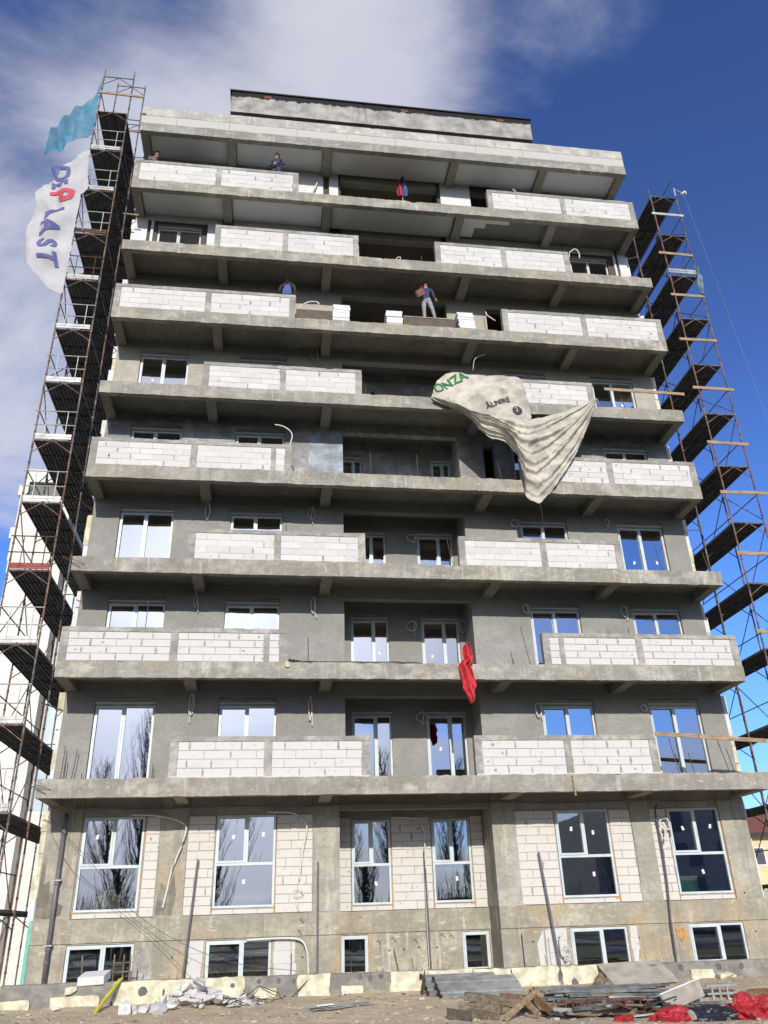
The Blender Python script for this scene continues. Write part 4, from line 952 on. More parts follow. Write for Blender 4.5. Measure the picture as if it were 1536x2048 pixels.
roll('plastic_roll', [(6.05, .12, 3.10), (6.25, .12, 3.07), (6.5, .12, 3.03), (8.8, .12, 3.04), (9.75, .12, 3.03)], .055, 'blackbag', 'black plastic sheet rolled up along the edge of the second balcony slab', 'plastic sheet')
def chunk(name, c, r, mat, label=None, cat=None, seed=0, parent=None, flat=1.0, group=None):
    bm = bmesh.new(); rr = random.Random(seed * 131.7)
    for _ in range(15):
        q = [rr.choice((-1, 1)) * rr.uniform(.55, 1.0), rr.choice((-1, 1)) * rr.uniform(.45, 1.0), rr.choice((-1, 1)) * rr.uniform(.4, 1.0)]; q[rr.randint(0, 2)] *= rr.uniform(.1, 1)
        bm.verts.new((q[0] * r[0], q[1] * r[1], q[2] * r[2] * flat))
    hull = bmesh.ops.convex_hull(bm, input=bm.verts)
    bmesh.ops.delete(bm, geom=[g for g in set(hull['geom_interior'] + hull['geom_unused']) if isinstance(g, bmesh.types.BMVert)], context='VERTS')
    bmesh.ops.rotate(bm, verts=bm.verts, cent=(0, 0, 0), matrix=Matrix.Rotation(seed * 1.7, 3, 'Z') @ Matrix.Rotation(math.sin(seed * 3.1) * .4, 3, 'X'))
    bmesh.ops.translate(bm, verts=bm.verts, vec=Vector(c))
    me = bpy.data.meshes.new(name); bm.to_mesh(me); bm.free(); me.materials.append(MAT[mat])
    o = put(name, me, parent)
    return tag(o, label, cat, group) if label else o
chunk('foam_scrap', (6.02, -.02, 2.93), (.08, .05, .09), 'yfoam', 'broken beige foam lump at the end of the left second storey parapet', 'foam', 4)
chunk('foam_scrap', (18.62, .1, 16.08), (.10, .06, .11), 'eps', 'white foam scrap standing on the right sixth slab parapet', 'foam', 7)

# ------------------------------------------------------------------ things on the slabs
def foam_stack(x0, x1, z0, n, h, label, lean=0):
    t = thing('foam_stack', label, 'foam stack', ((x0 + x1) / 2, .35, z0), 'foam board stacks on the sixth slab')
    for i in range(n):
        d = rnd.uniform(-.025, .025) + lean * (i - n / 2); MB().box(x0 + d, x1 + d, .10 + rnd.uniform(-.02, .02), .62, z0 + i * h / n + .002, z0 + (i + 1) * h / n - .003, j=.004).build('foam_board', 'eps', t)
foam_stack(7.30, 7.88, 15.0, 7, .78, 'tall stack of white foam boards beside the thin brown board on the sixth slab')
foam_stack(9.14, 9.71, 15.0, 5, .68, 'square stack of white foam boards at the feet of the standing worker')
foam_stack(11.70, 12.28, 15.0, 8, .80, 'uneven stack of white foam boards right of the brown platform on the sixth slab', -.008)
t = thing('work_platform', 'low brown plywood platform under the standing worker on the sixth slab', 'platform', (10.65, .4, 15.0))
MB().box(9.75, 11.58, .08, .10, 15.02, 15.42).build('front_board', 'brownply', t); MB().box(9.75, 11.58, .06, .66, 15.422, 15.45).build('top_board', 'ply', t)
for x in (9.8, 10.6, 11.5): MB().box(x, x + .06, .12, .6, 15.0, 15.42).build('leg', 'wood2', t)
t = thing('brown_board', 'brown board standing on edge beside the left parapet of the sixth slab', 'board', (6.7, .1, 15.0))
MB().box(6.03, 7.27, .10, .12, 15.0, 15.47).build('board_face', 'brownply', t); MB().box(6.03, 7.27, .095, .125, 15.472, 15.49).build('board_edge', 'ply', t)
t = thing('bucket', 'round metal bucket behind the foam stack at the worker', 'bucket', (9.85, .6, 15.0))
b = MB(); b.tube([(9.82, .75, 15.0), (9.84, .75, 15.72)], .14, 14, r1=.17); b.build('pail', 'galv', t, True); MB().tube([(9.84 + .18 * math.cos(a), .75, 15.70 + .1 * math.sin(a)) for a in frange(0, math.pi, .3)], .008, 5).build('handle', 'rail', t)
tag(MB().obox((3.72, .13, 22.075), (.57, 0, .012), (0, .03, 0), (0, 0, .028)).build('spirit_level', 'yellowpaint'), 'yellow spirit level lying on the top left parapet', 'level')
def plank(label, a, c, h, w_, mat, name='wooden_plank', grp=None):
    a, c = Vector(a), Vector(c); d = (c - a); t = d.normalized(); s = t.cross(Vector((0, 0, 1))).normalized() if abs(t.z) < .95 else Vector((1, 0, 0)); u = s.cross(t)
    b = MB(); n = 5
    for i in range(1): b.obox((a + c) / 2, d / 2, s * w_ / 2, u * h / 2)
    for i, v in enumerate(b.v): b.v[i] = tuple(q + rnd.uniform(-.006, .006) for q in v)
    return tag(b.build(name, mat), label, 'plank', grp)
plank('pale timber plank jutting from the fifth balcony towards the right scaffold', (16.58, -.06, 12.69), (19.45, -.1, 12.62), .11, .035, 'wood')
t = thing('guard_plank', 'long timber guard plank across the right door of the first balcony', 'plank', (17.8, -.05, .9))
MB().obox((16.92, -.02, 1.01), (.72, 0, -.035), (0, .016, 0), (0, 0, .055)).build('plank', 'wood', t); MB().obox((18.45, -.055, .90), (1.0, 0, -.065), (0, .016, 0), (0, 0, .055)).build('plank', 'wood', t)
plank('short splinter of yellow wood hanging on the face of the first slab', (13.63, -.05, -.06), (13.66, -.05, -.56), .05, .03, 'wood', 'wood_strip')
plank('thin timber lath wedged at the left end under the seventh slab', (-.35, .9, 20.15), (.2, .9, 20.12), .05, .03, 'wood', 'wood_strip')

# ---- people
def person(name, label, loc, yaw, J, mats, scale=1.0):
    """J: overrides of joints; body is one continuous skinned mesh with clothing by region"""
    P = dict(pel=(0, 0, .96, .145, .115), spine=(0, 0, 1.14, .135, .105), chest=(0, 0, 1.34, .165, .115), neck=(0, .0, 1.50, .062, .062), jaw=(0, -.015, 1.575, .070, .078), head=(0, -.01, 1.665, .080, .098), crown=(0, 0, 1.735, .062, .078), nose=(0, -.115, 1.615, .016, .016),
             ear_l=(.083, 0, 1.625, .018, .024), ear_r=(-.083, 0, 1.625, .018, .024),
             sh_l=(.20, 0, 1.43, .072, .072), el_l=(.27, .02, 1.15, .052, .052), wr_l=(.28, -.05, .92, .034, .034), pa_l=(.28, -.07, .84, .030, .040),
             sh_r=(-.20, 0, 1.43, .072, .072), el_r=(-.27, .02, 1.15, .052, .052), wr_r=(-.28, -.05, .92, .034, .034), pa_r=(-.28, -.07, .84, .030, .040),
             hp_l=(.095, 0, .90, .098, .105), kn_l=(.11, -.02, .50, .070, .074), an_l=(.11, .02, .10, .050, .055), to_l=(.12, -.15, .045, .042, .036),
             hp_r=(-.095, 0, .90, .098, .105), kn_r=(-.11, -.02, .50, .070, .074), an_r=(-.11, .02, .10, .050, .055), to_r=(-.12, -.15, .045, .042, .036))
    for k_, v in J.items(): P[k_] = tuple(v) + P[k_][len(v):]
    E_ = [('pel', 'spine', 'top'), ('spine', 'chest', 'top'), ('chest', 'neck', 'top'), ('neck', 'jaw', 'skin'), ('jaw', 'head', 'skin'), ('head', 'crown', 'skin'), ('jaw', 'nose', 'skin')]
    for s in 'lr':
        E_ += [('chest', 'sh_' + s, 'top'), ('sh_' + s, 'el_' + s, 'top'), ('el_' + s, 'wr_' + s, 'top'), ('wr_' + s, 'pa_' + s, 'skin'), ('pel', 'hp_' + s, 'leg'), ('hp_' + s, 'kn_' + s, 'leg'), ('kn_' + s, 'an_' + s, 'leg'), ('an_' + s, 'to_' + s, 'shoe'), ('head', 'ear_' + s, 'skin')]
        pa, wr = Vector(P['pa_' + s][:3]), Vector(P['wr_' + s][:3]); d = (pa - wr).normalized(); sd = d.cross(Vector((1, 0, 0))).normalized()
        for i in range(4):
            ln = (.062, .075, .070, .054)[i]; q = pa + sd * (.027 - .018 * i); m1 = q + d * ln * .6; m2 = q + d * ln + Vector((0, -.02, -.008))
            P[f'f{s}{i}a'] = (*m1, .0095, .0095); P[f'f{s}{i}b'] = (*m2, .008, .008); E_ += [('pa_' + s, f'f{s}{i}a', 'skin'), (f'f{s}{i}a', f'f{s}{i}b', 'skin')]
        q = wr.lerp(pa, .5) + sd * .05 + d * .03; P[f't{s}'] = (*q, .010, .010); E_.append(('pa_' + s, f't{s}', 'skin'))
    keys = list(P); me = bpy.data.meshes.new(name)
    me.from_pydata([P[k_][:3] for k_ in keys], [(keys.index(a), keys.index(c)) for a, c, _ in E_], [])
    o = bpy.data.objects.new(name, me); col.objects.link(o)
    sk = o.modifiers.new('skin', 'SKIN'); sk.branch_smoothing = .3
    for i, k_ in enumerate(keys):
        sv = me.skin_vertices[0].data[i]; sv.radius = (P[k_][3], P[k_][4]); sv.use_root = k_ == 'pel'
    ss = o.modifiers.new('sub', 'SUBSURF'); ss.levels = ss.render_levels = 2
    dg = bpy.context.evaluated_depsgraph_get(); bm_ = bpy.data.meshes.new_from_object(o.evaluated_get(dg)); bpy.data.objects.remove(o)
    order = ['top', 'leg', 'skin', 'shoe']; 
    bm_.materials.clear()
    for q in order: bm_.materials.append(MAT[mats[q]])
    segs = [(Vector(P[a][:3]), Vector(P[c][:3]), order.index(r_)) for a, c, r_ in E_]
    for pl in bm_.polygons:
        c = pl.center; best = (9, 0)
        for a, d, r_ in segs:
            ab = d - a; t = max(0, min(1, (c - a).dot(ab) / max(ab.length_squared, 1e-9))); dist = (c - (a + ab * t)).length
            if dist < best[0]: best = (dist, r_)
        pl.material_index = best[1]; pl.use_smooth = True
    body = put(name, bm_, None, loc, (0, 0, yaw), (scale,) * 3); tag(body, label, 'person')
    hd = Vector(P['head'][:3])
    bm = bmesh.new(); bmesh.ops.create_uvsphere(bm, u_segments=18, v_segments=12, radius=1)
    bmesh.ops.delete(bm, geom=[v for v in bm.verts if v.co.z < -.25 - .9 * max(0, v.co.y) or (v.co.y < -.35 and v.co.z < .42)], context='VERTS')
    for v in bm.verts: v.co = hd + Vector((v.co.x * .098, v.co.y * .118 + .012, v.co.z * .10 + .025)) + v.co * .008 * noise.noise(v.co * 5)
    hm = bpy.data.meshes.new('hair'); bm.to_mesh(hm); bm.free(); hm.materials.append(MAT['hair'])
    put('hair', hm, body)
    for s in (-1, 1):
        e = MB(); p_ = hd + Vector((s * .034, -.098, -.012)); e.tube([p_ + Vector((-.012, 0, 0)), p_ + Vector((.012, 0, 0))], .009, 6); e.build('eye', 'hair', body)
        e = MB(); p_ = hd + Vector((s * .036, -.10, .018)); e.tube([p_ + Vector((-.02, 0, 0)), p_ + Vector((.02, .004, 0))], .006, 5); e.build('eyebrow', 'hair', body)
    e = MB(); p_ = hd + Vector((0, -.098, -.085)); e.tube([p_ + Vector((-.022, 0, 0)), p_ + Vector((.022, 0, 0))], .006, 5); e.build('mouth', 'brick', body)
    return body
def lean(J_, ang, keys_, zc=.96):     # bend the upper body forward
    pass
person('person', 'worker in navy jacket and grey trousers standing on the brown platform, holding a tool', (10.66, .30, 15.455), R(-12),
       {'el_r': (-.34, .05, 1.18), 'wr_r': (-.24, -.20, 1.10), 'pa_r': (-.17, -.26, 1.10), 'wr_l': (.33, -.06, .93), 'pa_l': (.35, -.08, .85), 'kn_l': (.19, -.03, .5), 'an_l': (.27, .02, .10), 'to_l': (.30, -.15, .045), 'an_r': (-.10, .02, .10)},
       dict(top='navy', leg='greytrouser', skin='skin', shoe='darkcloth'))
t = thing('tool_case', 'flat red and brown tool case held under the right arm of the standing worker', 'tool case', (10.36, .02, 16.45))
MB().obox((10.38, .03, 16.52), (.12, 0, .10), (-.02, .03, .0), (-.06, -.01, .12)).build('case', 'brownply', t); MB().obox((10.38, -.005, 16.54), (.125, 0, .105), (0, .006, 0), (-.012, 0, .016)).build('trim', 'redcloth', t)
MB().tube([(10.44, .08, 16.65), (10.50, .17, 16.86), (10.50, .19, 16.95), (10.44, .2, 16.95)], .014, 6).build('strap', 'redcloth', t)
person('person', 'worker in blue overalls seen from behind over the left parapet of the sixth slab', (5.72, .50, 15.45), R(172),
       {'el_l': (.31, -.04, 1.16), 'wr_l': (.24, -.24, 1.06), 'pa_l': (.20, -.31, 1.05), 'chest': (0, -.05, 1.34), 'neck': (.0, -.09, 1.49), 'jaw': (.02, -.13, 1.56), 'head': (.02, -.13, 1.65), 'crown': (.02, -.12, 1.72), 'nose': (.03, -.23, 1.60), 'ear_l': (.10, -.12, 1.61), 'ear_r': (-.06, -.12, 1.61)},
       dict(top='darkcloth', leg='denim', skin='skin', shoe='darkcloth'))
bib = MB(); bib.poly([(-.15, .92), (.15, .92), (.15, 1.14), (.07, 1.34), (-.07, 1.34), (-.15, 1.14)], .118, .128)
o = bib.build('overall_back', 'denim', bpy.data.objects['person.001']); 
s_ = MB(); s_.tube([(-.05, .125, 1.33), (-.10, .115, 1.42), (-.12, .04, 1.50)], .014, 6); s_.tube([(.05, .125, 1.33), (.10, .115, 1.42), (.12, .04, 1.50)], .014, 6); s_.build('overall_straps', 'denim', bpy.data.objects['person.001'])
t = thing('scaffold_table', 'plank trestle behind the left parapet of the sixth slab', 'trestle', (5.7, .5, 15.0)); MB().box(5.2, 5.95, .25, .8, 15.41, 15.448).build('table_top', 'wood2', t)
for x in (5.25, 5.85): MB().box(x, x + .06, .3, .75, 15.0, 15.409).build('leg', 'wood2', t)
person('person', 'worker with short hair leaning over the top left parapet, looking right', (.50, .62, 21.28), R(42),
       {'chest': (0, -.10, 1.30), 'neck': (0, -.20, 1.44), 'jaw': (0, -.245, 1.50), 'head': (0, -.25, 1.59), 'crown': (0, -.24, 1.66), 'nose': (0, -.355, 1.53), 'ear_l': (.083, -.24, 1.55), 'ear_r': (-.083, -.24, 1.55), 'sh_l': (.20, -.10, 1.37), 'sh_r': (-.20, -.10, 1.37), 'el_l': (.27, -.20, 1.12), 'wr_l': (.20, -.38, 1.0), 'pa_l': (.18, -.45, .98), 'el_r': (-.27, -.18, 1.12), 'wr_r': (-.22, -.36, 1.0), 'pa_r': (-.2, -.43, .98)},
       dict(top='olive', leg='darkcloth', skin='skin', shoe='darkcloth'))
person('person', 'bearded worker in navy jacket crossing his arms behind the top left parapet', (5.16, .42, 21.66), R(-18),
       {'el_l': (.30, -.02, 1.12), 'wr_l': (.08, -.19, 1.06), 'pa_l': (.0, -.21, 1.06), 'el_r': (-.30, -.02, 1.12), 'wr_r': (-.08, -.20, 1.00), 'pa_r': (.0, -.22, .99)},
       dict(top='navy', leg='navy', skin='skin', shoe='darkcloth'))
t = thing('scaffold_table', 'plank trestle hidden behind the top left parapet', 'trestle', (5.1, .5, 21.0)); MB().box(4.6, 5.6, .26, .85, 21.61, 21.655).build('table_top', 'wood2', t)
for x in (4.7, 5.45): MB().box(x, x + .06, .3, .8, 21.0, 21.609).build('leg', 'wood2', t)
t = thing('scaffold_table', 'plank trestle in the corner behind the top left parapet', 'trestle', (.5, .6, 21.0)); MB().box(.33, .95, .45, 1.0, 21.23, 21.275).build('table_top', 'wood2', t)
for x in (.35, .87): MB().box(x, x + .06, .5, .95, 21.0, 21.229).build('leg', 'wood2', t)
# jacket hung on a prop in the top storey opening
t = thing('hung_jacket', 'red and blue work jacket hung on a steel prop in the top storey opening', 'jacket', (10.2, 1.2, 21.0))
MB().tube([(10.2, 1.24, 21.0), (10.2, 1.24, 23.58)], .02, 8).build('prop', 'rail', t)
def jside(x0, x1, mat, nm):
    o = cloth(nm, [(x0, 23.42), (x0 - .03, 23.1), (x0 - .04, 22.8), (x0 - .0, 22.58)], [(x1, 23.5), (x1 + .02, 23.1), (x1 + .01, 22.8), (x1 - .02, 22.6)], lambda x, z, u, v: 1.19 - .06 * math.sin(u * 7 + z * 4) - .03 * math.sin(z * 11), mat, 12, 20, .05)
    o.parent = t; o.matrix_parent_inverse = Matrix.Translation(-t.location)
jside(10.02, 10.18, 'redbag', 'red_front'); jside(10.22, 10.40, 'denim', 'blue_sleeve'); chunk('dark_hood', (10.21, 1.17, 23.5), (.11, .08, .12), 'darkcloth', None, None, 3, t)

# ------------------------------------------------------------------ things on the ground
def steel_tube(x0, z0, x1, z1, y, r, label):
    tag(MB().tube([(x0, y, z0), (x1, y + .12, z1)], r, 8).build('steel_tube', 'pipe'), label, 'tube', 'tubes leaning on the ground storey')
steel_tube(3.70, -4.7, 3.88, -1.79, 1.36, .026, 'thin dark tube leaning between the two left ground floor windows')
steel_tube(6.96, -4.7, 6.97, -1.92, 1.36, .028, 'dark upright tube before the concrete column left of the recess')
steel_tube(13.20, -4.7, 12.97, -1.80, 1.36, .030, 'dark tube leaning on the blocks right of the recess')
t = thing('rebar_mesh', 'small piece of rusty rebar grid standing before the leftmost basement window', 'rebar mesh', (2.3, .7, -4.6))
for x in (2.18, 2.40, 2.55): MB().tube([(x, .7, -4.6), (x - .01, .7, -3.86 - rnd.uniform(0, .05))], .02, 6).build('bar', 'wood2', t)
for z in (-4.05, -4.24): MB().tube([(2.17, .69, z), (2.57, .69, z + .01)], .016, 6).build('bar', 'wood2', t)
tag(MB().tube([(1.50, .7, -4.6), (1.44, .7, -3.86)], .02, 6).build('wooden_stake', 'wood2'), 'single stake standing before the leftmost basement window', 'stake')
b = MB(); b.obox((1.82, .38, -4.32), (.29, -.02, .01), (.04, .2, .05), (0, -.02, .085)); tag(b.build('foam_slab', 'eps'), 'thick white foam slab lying on the left part of the low wall', 'foam slab')
b = MB(); b.obox((2.27, -.22, -4.63), (.17, .42, .28), (.055, -.03, .02), (-.0, -.012, .018)); tag(b.build('foam_strip', 'yellowpaint'), 'bright yellow strip leaning against the low wall at the left', 'strip')
# rubble of broken blocks
t = thing('rubble_pile', 'heap of broken white blocks on the earth before the low wall', 'rubble', (4.0, -.6, -4.95))
for i in range(64):
    a = rnd.gauss(0, 1); x = 4.0 + a * .62; y = -.62 + rnd.gauss(0, .22) - .25 * (x < 3.6); h = max(0, .40 - .38 * abs(x - 4.15)) * rnd.random()
    r_ = rnd.uniform(.05, .17) * (1.25 if i < 14 else 1); chunk('block_fragment', (x, y, gz(x, y) + r_ * .3 + h), (r_ * rnd.uniform(.8, 1.4), r_ * rnd.uniform(.6, 1), r_ * rnd.uniform(.4, .8)), 'aac', None, None, i * 1.37, t)
chunk('foam_lump', (2.78, -1.1, gz(2.78, -1.1) + .10), (.14, .12, .17), 'aac', 'pointed pale lump alone on the earth left of the rubble heap', 'lump', 9.2)
chunk('foam_scrap', (1.22, -.35, gz(1.22, -.35) + .03), (.08, .06, .06), 'aac', 'small white lump on the earth at the far left', 'foam', 3.3)
t = thing('wire_tangle', 'tangle of dark wire right of the rubble heap', 'wire', (5.3, -.6, -4.9))
for i in range(26):
    p = Vector((5.2 + rnd.gauss(0, .35), -.55 + rnd.gauss(0, .2), -4.88)); pts = []
    for q in range(6): pts.append(tuple(p)); p += Vector((rnd.uniform(-.2, .22), rnd.uniform(-.12, .12), rnd.uniform(-.06, .09))); p.z = max(p.z, -4.93)
    MB().tube(pts, .007, 4).build('wire', 'darksteel', t)
MB().tube([(5.0, -.3, -4.9), (5.4, -.1, -4.7), (5.55, .1, -4.6), (6.0, -.1, -4.75), (6.1, -.3, -4.9)], .012, 5).build('wire', 'rebar', t)
tag(MB().tube([(6.3, .0, -4.85), (6.6, .15, -4.6), (6.85, .24, -4.40)], .014, 5).build('bent_bar', 'rebar'), 'bent rusty bar leaning on the low wall left of centre', 'bar')
t = thing('strap_bundle', 'flat bundle of grey metal straps on the bare earth', 'straps', (7.2, -1.5, -5.0))
for i in range(16):
    y = -1.62 + .022 * i + rnd.uniform(-.05, .05); x = 6.55 + rnd.uniform(-.15, .25)
    MB().obox((x + .65, y, gz(x + .65, y) + .03 + .008 * (i % 5)), (rnd.uniform(.4, .7), rnd.uniform(.05, .16), rnd.uniform(0, .03)), (0, .02, 0), (0, 0, .004)).build('strap', 'galv' if i % 3 else 'steel', t)
MB().obox((6.95, -1.55, gz(6.95, -1.55) + .085), (.18, .03, .01), (0, .07, 0), (0, 0, .01)).build('paper', 'sticker', t)
# corrugated metal formwork panels leaning on the low wall
def formwork(a, c, up_, label, nrib=3):
    """a, c: lower corners; up_: vector from lower to upper edge"""
    a, c, up_ = Vector(a), Vector(c), Vector(up_); n = (c - a).cross(up_).normalized(); n = n if n.y < 0 else -n
    t = thing('metal_panel', label, 'metal panel', tuple((a + c) / 2), 'grey metal panels leaning on the low wall')
    prof = [(0, .05), (0, 0), (.18, 0), (.20, .035), (.25, .035), (.27, 0), (.70, 0), (.72, .035), (.77, .035), (.79, 0), (1, 0), (1, .05)]
    vs = []
    for s, d in prof: vs += [a + up_ * s + n * (-d), c + up_ * s + n * (-d)]
    b = MB(); b.add(vs, [(2 * i, 2 * i + 1, 2 * i + 3, 2 * i + 2) for i in range(len(prof) - 1)]); o = b.build('sheet', 'galv', t)
    md = o.modifiers.new('thickness', 'SOLIDIFY'); md.thickness = .006
    for s in (.06, .3, .62, .95):
        p = a + up_ * s - (c - a).normalized() * .03; MB().obox(p, (c - a).normalized() * .03, up_.normalized() * .03, n * .03).build('lug', 'darksteel', t)
formwork((9.40, -.55, -4.88), (11.15, -.50, -4.88), (-.05, .62, .36), 'long grey metal panel at the back, leaning on the low wall')
formwork((9.62, -.95, -4.93), (11.55, -.92, -4.93), (-.05, .66, .36), 'long grey metal panel in front, with ribs, leaning on the low wall')
tag(MB().obox((9.25, -.62, -4.70), (.02, .45, -.24), (.012, 0, 0), (0, .04, .085)).build('wooden_plank', 'wood2'), 'weathered plank propped at the left end of the metal panels', 'plank')
tag(MB().obox((10.1, -1.15, gz(10.1, -1.15) + .02), (.35, .02, 0), (0, .02, 0), (0, 0, .015)).build('wood_strip', 'wood2'), 'thin dark lath flat on the earth under the metal panels', 'lath')
# board with scribble
t = thing('plywood_sheet', 'large weathered board with a scribble leaning on the low wall at the right', 'board', (14.7, -.4, -4.9))
A_, B_, U_ = Vector((13.75, -.72, -4.88)), Vector((15.45, -.50, -4.85)), Vector((-.05, .86, .42))
nrm = (B_ - A_).cross(U_).normalized()
b = MB(); b.obox((A_ + B_ + U_) / 2, (B_ - A_) / 2, U_ / 2, nrm * .012); b.build('sheet', 'ply', t)
def pplace(tx, ty): 
    q = A_ + (B_ - A_).normalized() * (1.30 + tx) + U_.normalized() * (.68 + ty); q = q + (nrm if nrm.y < 0 else -nrm) * .016; return q
letters('1AC', .13, pplace, 'darkink', t)
for i, (x, y, z) in enumerate(((13.55, -.35, -4.75), (13.6, -.6, -4.85), (13.35, -.75, -4.9))): tag(MB().obox((x, y, z), (.10, .02, .08), (0, .05, .02), (-.04, 0, .06)).build('wood_block', 'wood2'), ('dark offcut wedged behind the scribbled board', 'brown offcut leaning beside the scribbled board', 'small grey offcut in front of the scribbled board')[i], 'offcut')
# timber heap
TG = 'squared timbers of the heap on the earth'
def beam(a, c, h, w_, mat, label): plank(label, a, c, h, w_, mat, 'timber_beam', TG)
beam((9.75, -2.7, -4.80), (11.3, -3.9, -4.98), .15, .12, 'wood2', 'long squared timber on top of the timber heap')
beam((9.55, -3.0, -4.95), (10.3, -3.4, -5.0), .14, .12, 'wood2', 'short squared timber at the left of the timber heap')
beam((9.9, -3.0, -5.0), (11.4, -3.6, -5.03), .14, .12, 'wood2', 'squared timber lowest in the timber heap')
beam((9.60, -3.65, -5.0), (10.0, -4.3, -5.05), .12, .10, 'wood2', 'short timber poking towards the viewer at the heap')
beam((9.2, -3.5, -5.0), (9.5, -4.4, -5.0), .14, .03, 'wood2', 'grey board standing on edge left of the timber heap')
beam((9.95, -2.2, -4.93), (11.1, -2.55, -4.95), .05, .09, 'darksteel', 'thin dark plank behind the timber heap')
beam((10.5, -2.6, -4.85), (11.2, -3.0, -4.9), .14, .10, 'wood3', 'dark brown timber behind the crossed planks')
beam((10.05, -4.6, -5.05), (10.95, -3.9, -4.66), .10, .035, 'wood', 'pale plank leaning right over the timber heap')
beam((11.05, -4.45, -5.05), (10.78, -3.85, -4.70), .12, .04, 'wood3', 'brown plank crossing behind the pale leaning plank')
beam((10.75, -4.5, -5.05), (10.62, -4.2, -4.86), .12, .03, 'wood', 'short pale offcut at the foot of the crossed planks')
beam((11.05, -3.6, -4.98), (12.3, -4.4, -5.0), .13, .10, 'wood3', 'brown timber running right from the crossed planks')
beam((11.5, -2.5, -4.86), (12.9, -3.0, -4.88), .05, .16, 'wood2', 'flat plank lying on the metal profiles')
beam((11.4, -4.6, -5.03), (12.4, -4.75, -5.0), .10, .06, 'wood2', 'low plank in front of the rusty grating')
# stacked metal profiles
t = thing('profile_stack', 'stack of grey metal channel profiles lying right of the timber heap', 'metal profiles', (13.0, -2.6, -5.05))
for i in range(44):
    y = -2.2 - .09 * (i % 9) + rnd.uniform(-.02, .02); z = gz(13, y) + .05 + .055 * (i // 9) + rnd.uniform(0, .02); L = rnd.uniform(.9, 1.35); x = 12.75 + rnd.uniform(-.2, .3)
    ex = Vector((L, rnd.uniform(-.12, .02), rnd.uniform(-.03, .03))); b = MB(); b.obox((x, y, z), ex, (0, .04, 0), (0, 0, .004)); b.obox((x, y - .04, z - .02), ex, (0, .003, 0), (0, 0, .02)); b.obox((x, y + .04, z - .02), ex, (0, .003, 0), (0, 0, .02)); b.build('profile', 'steel', t)
t = thing('profile_heap', 'jumbled grey metal offcuts at the near end of the profile stack', 'metal offcuts', (12.0, -3.4, -5.05))
for i in range(110):
    x, y = 11.2 + rnd.random() * 2.9, -3.15 - rnd.random() * 1.9; b = MB(); a = rnd.choice((rnd.uniform(-.3, .3), rnd.uniform(-1.2, 1.2))); L = rnd.uniform(.10, .55)
    top_ = .30 * (1 - abs(x - 12.6) / 2.2)
    b.obox((x, y, gz(x, y) + rnd.uniform(.02, max(.06, top_))), (L * math.cos(a), L * math.sin(a), rnd.uniform(-.07, .07)), (-.04 * math.sin(a), .04 * math.cos(a), 0), (0, 0, rnd.choice((.005, .012, .03)))); b.build('offcut', rnd.choice(('steel', 'darksteel', 'steel', 'darksteel', 'rust', 'galv', 'wood2')), t)
t = thing('dark_profile_bundle', 'bundle of long dark metal profiles behind the white panel at the right', 'metal profiles', (14.6, -2.1, -5.0))
for i in range(12):
    y = -1.9 - .06 * (i % 6); b = MB(); b.obox((14.6 + rnd.uniform(-.1, .1), y, gz(14.6, y) + .05 + .05 * (i // 6)), (rnd.uniform(.8, 1.15), -.22, -.02), (0, .022, 0), (0, 0, .018)); b.build('profile', 'darksteel', t)
t = thing('rusty_grating', 'rusty iron grating frame in front of the metal profiles', 'grating', (12.0, -4.2, -5.05))
for x in frange(11.35, 13.0, .15): MB().box(x, x + .03, -4.2, -4.17, -5.08, -4.84).build('bar', 'rust', t)
for z in (-5.0, -4.86): MB().box(11.3, 13.05, -4.215, -4.155, z - .02, z + .02).build('rail', 'rust', t)
for x in (11.6, 12.1, 12.6): MB().box(x, x + .04, -4.15, -3.6, -4.98, -4.93).build('rail', 'rust', t)
t = thing('lined_sheet', 'white edged panel slanting beside the black bag', 'panel', (14.0, -4.2, -5.05))
MB().obox((13.75, -4.2, -4.86), (.52, .25, .10), (-.03, .02, .14), (.01, -.02, .01)).build('face', 'ply', t); MB().obox((13.72, -4.18, -4.70), (.55, .25, .105), (-.002, .002, .012), (.01, -.03, .01)).build('edge', 'lampwhite', t)
t = thing('light_bracket', 'pale metal bracket with holes behind the black bag', 'bracket', (14.9, -3.8, -5.0))
for dx in (0, .16, .32): MB().box(14.55 + dx, 14.59 + dx, -3.82, -3.78, -4.98, -4.72).build('bar', 'galv', t)
for z in (-4.74, -4.88): MB().box(14.45, 15.1, -3.83, -3.79, z - .02, z + .02).build('bar', 'galv', t)
# bags
def bag(name, c, r, mat, label, seed, amp=.6):
    bm = bmesh.new(); bmesh.ops.create_icosphere(bm, subdivisions=5, radius=1)
    for v in bm.verts:
        q = v.co.copy(); s_ = Vector((seed, -seed, seed * .5))
        q2 = Vector((q.x + .35 * noise.noise(q * 1.1 + s_), q.y, q.z + .35 * noise.noise(q * 1.2 - s_)))
        d = 1 + amp * (.9 * noise.noise(q * 1.2 + s_) - .75 * abs(noise.noise(q2 * 2.0 + s_)) - .35 * abs(noise.noise(q2 * 4.2 - s_)) + .28)
        z = q.z * d * r[2]; v.co = Vector((c[0] + q.x * d * r[0], c[1] + q.y * d * r[1], max(c[2] + z, -5.16)))
    me = bpy.data.meshes.new(name); bm.to_mesh(me); bm.free(); me.materials.append(MAT[mat])
    return tag(put(name, me), label, 'bag')
bag('plastic_bag', (12.78, -5.75, -5.14), (.40, .30, .22), 'redbag', 'crumpled red plastic sheet left of the black bag', 2.2)
bag('plastic_bag', (13.45, -5.75, -5.14), (.60, .34, .24), 'blackbag', 'large black plastic bag between the two red heaps', 5.1)
bag('plastic_bag', (14.35, -5.6, -5.12), (.50, .45, .33), 'redbag', 'big crumpled red plastic heap in the right corner', 8.4)
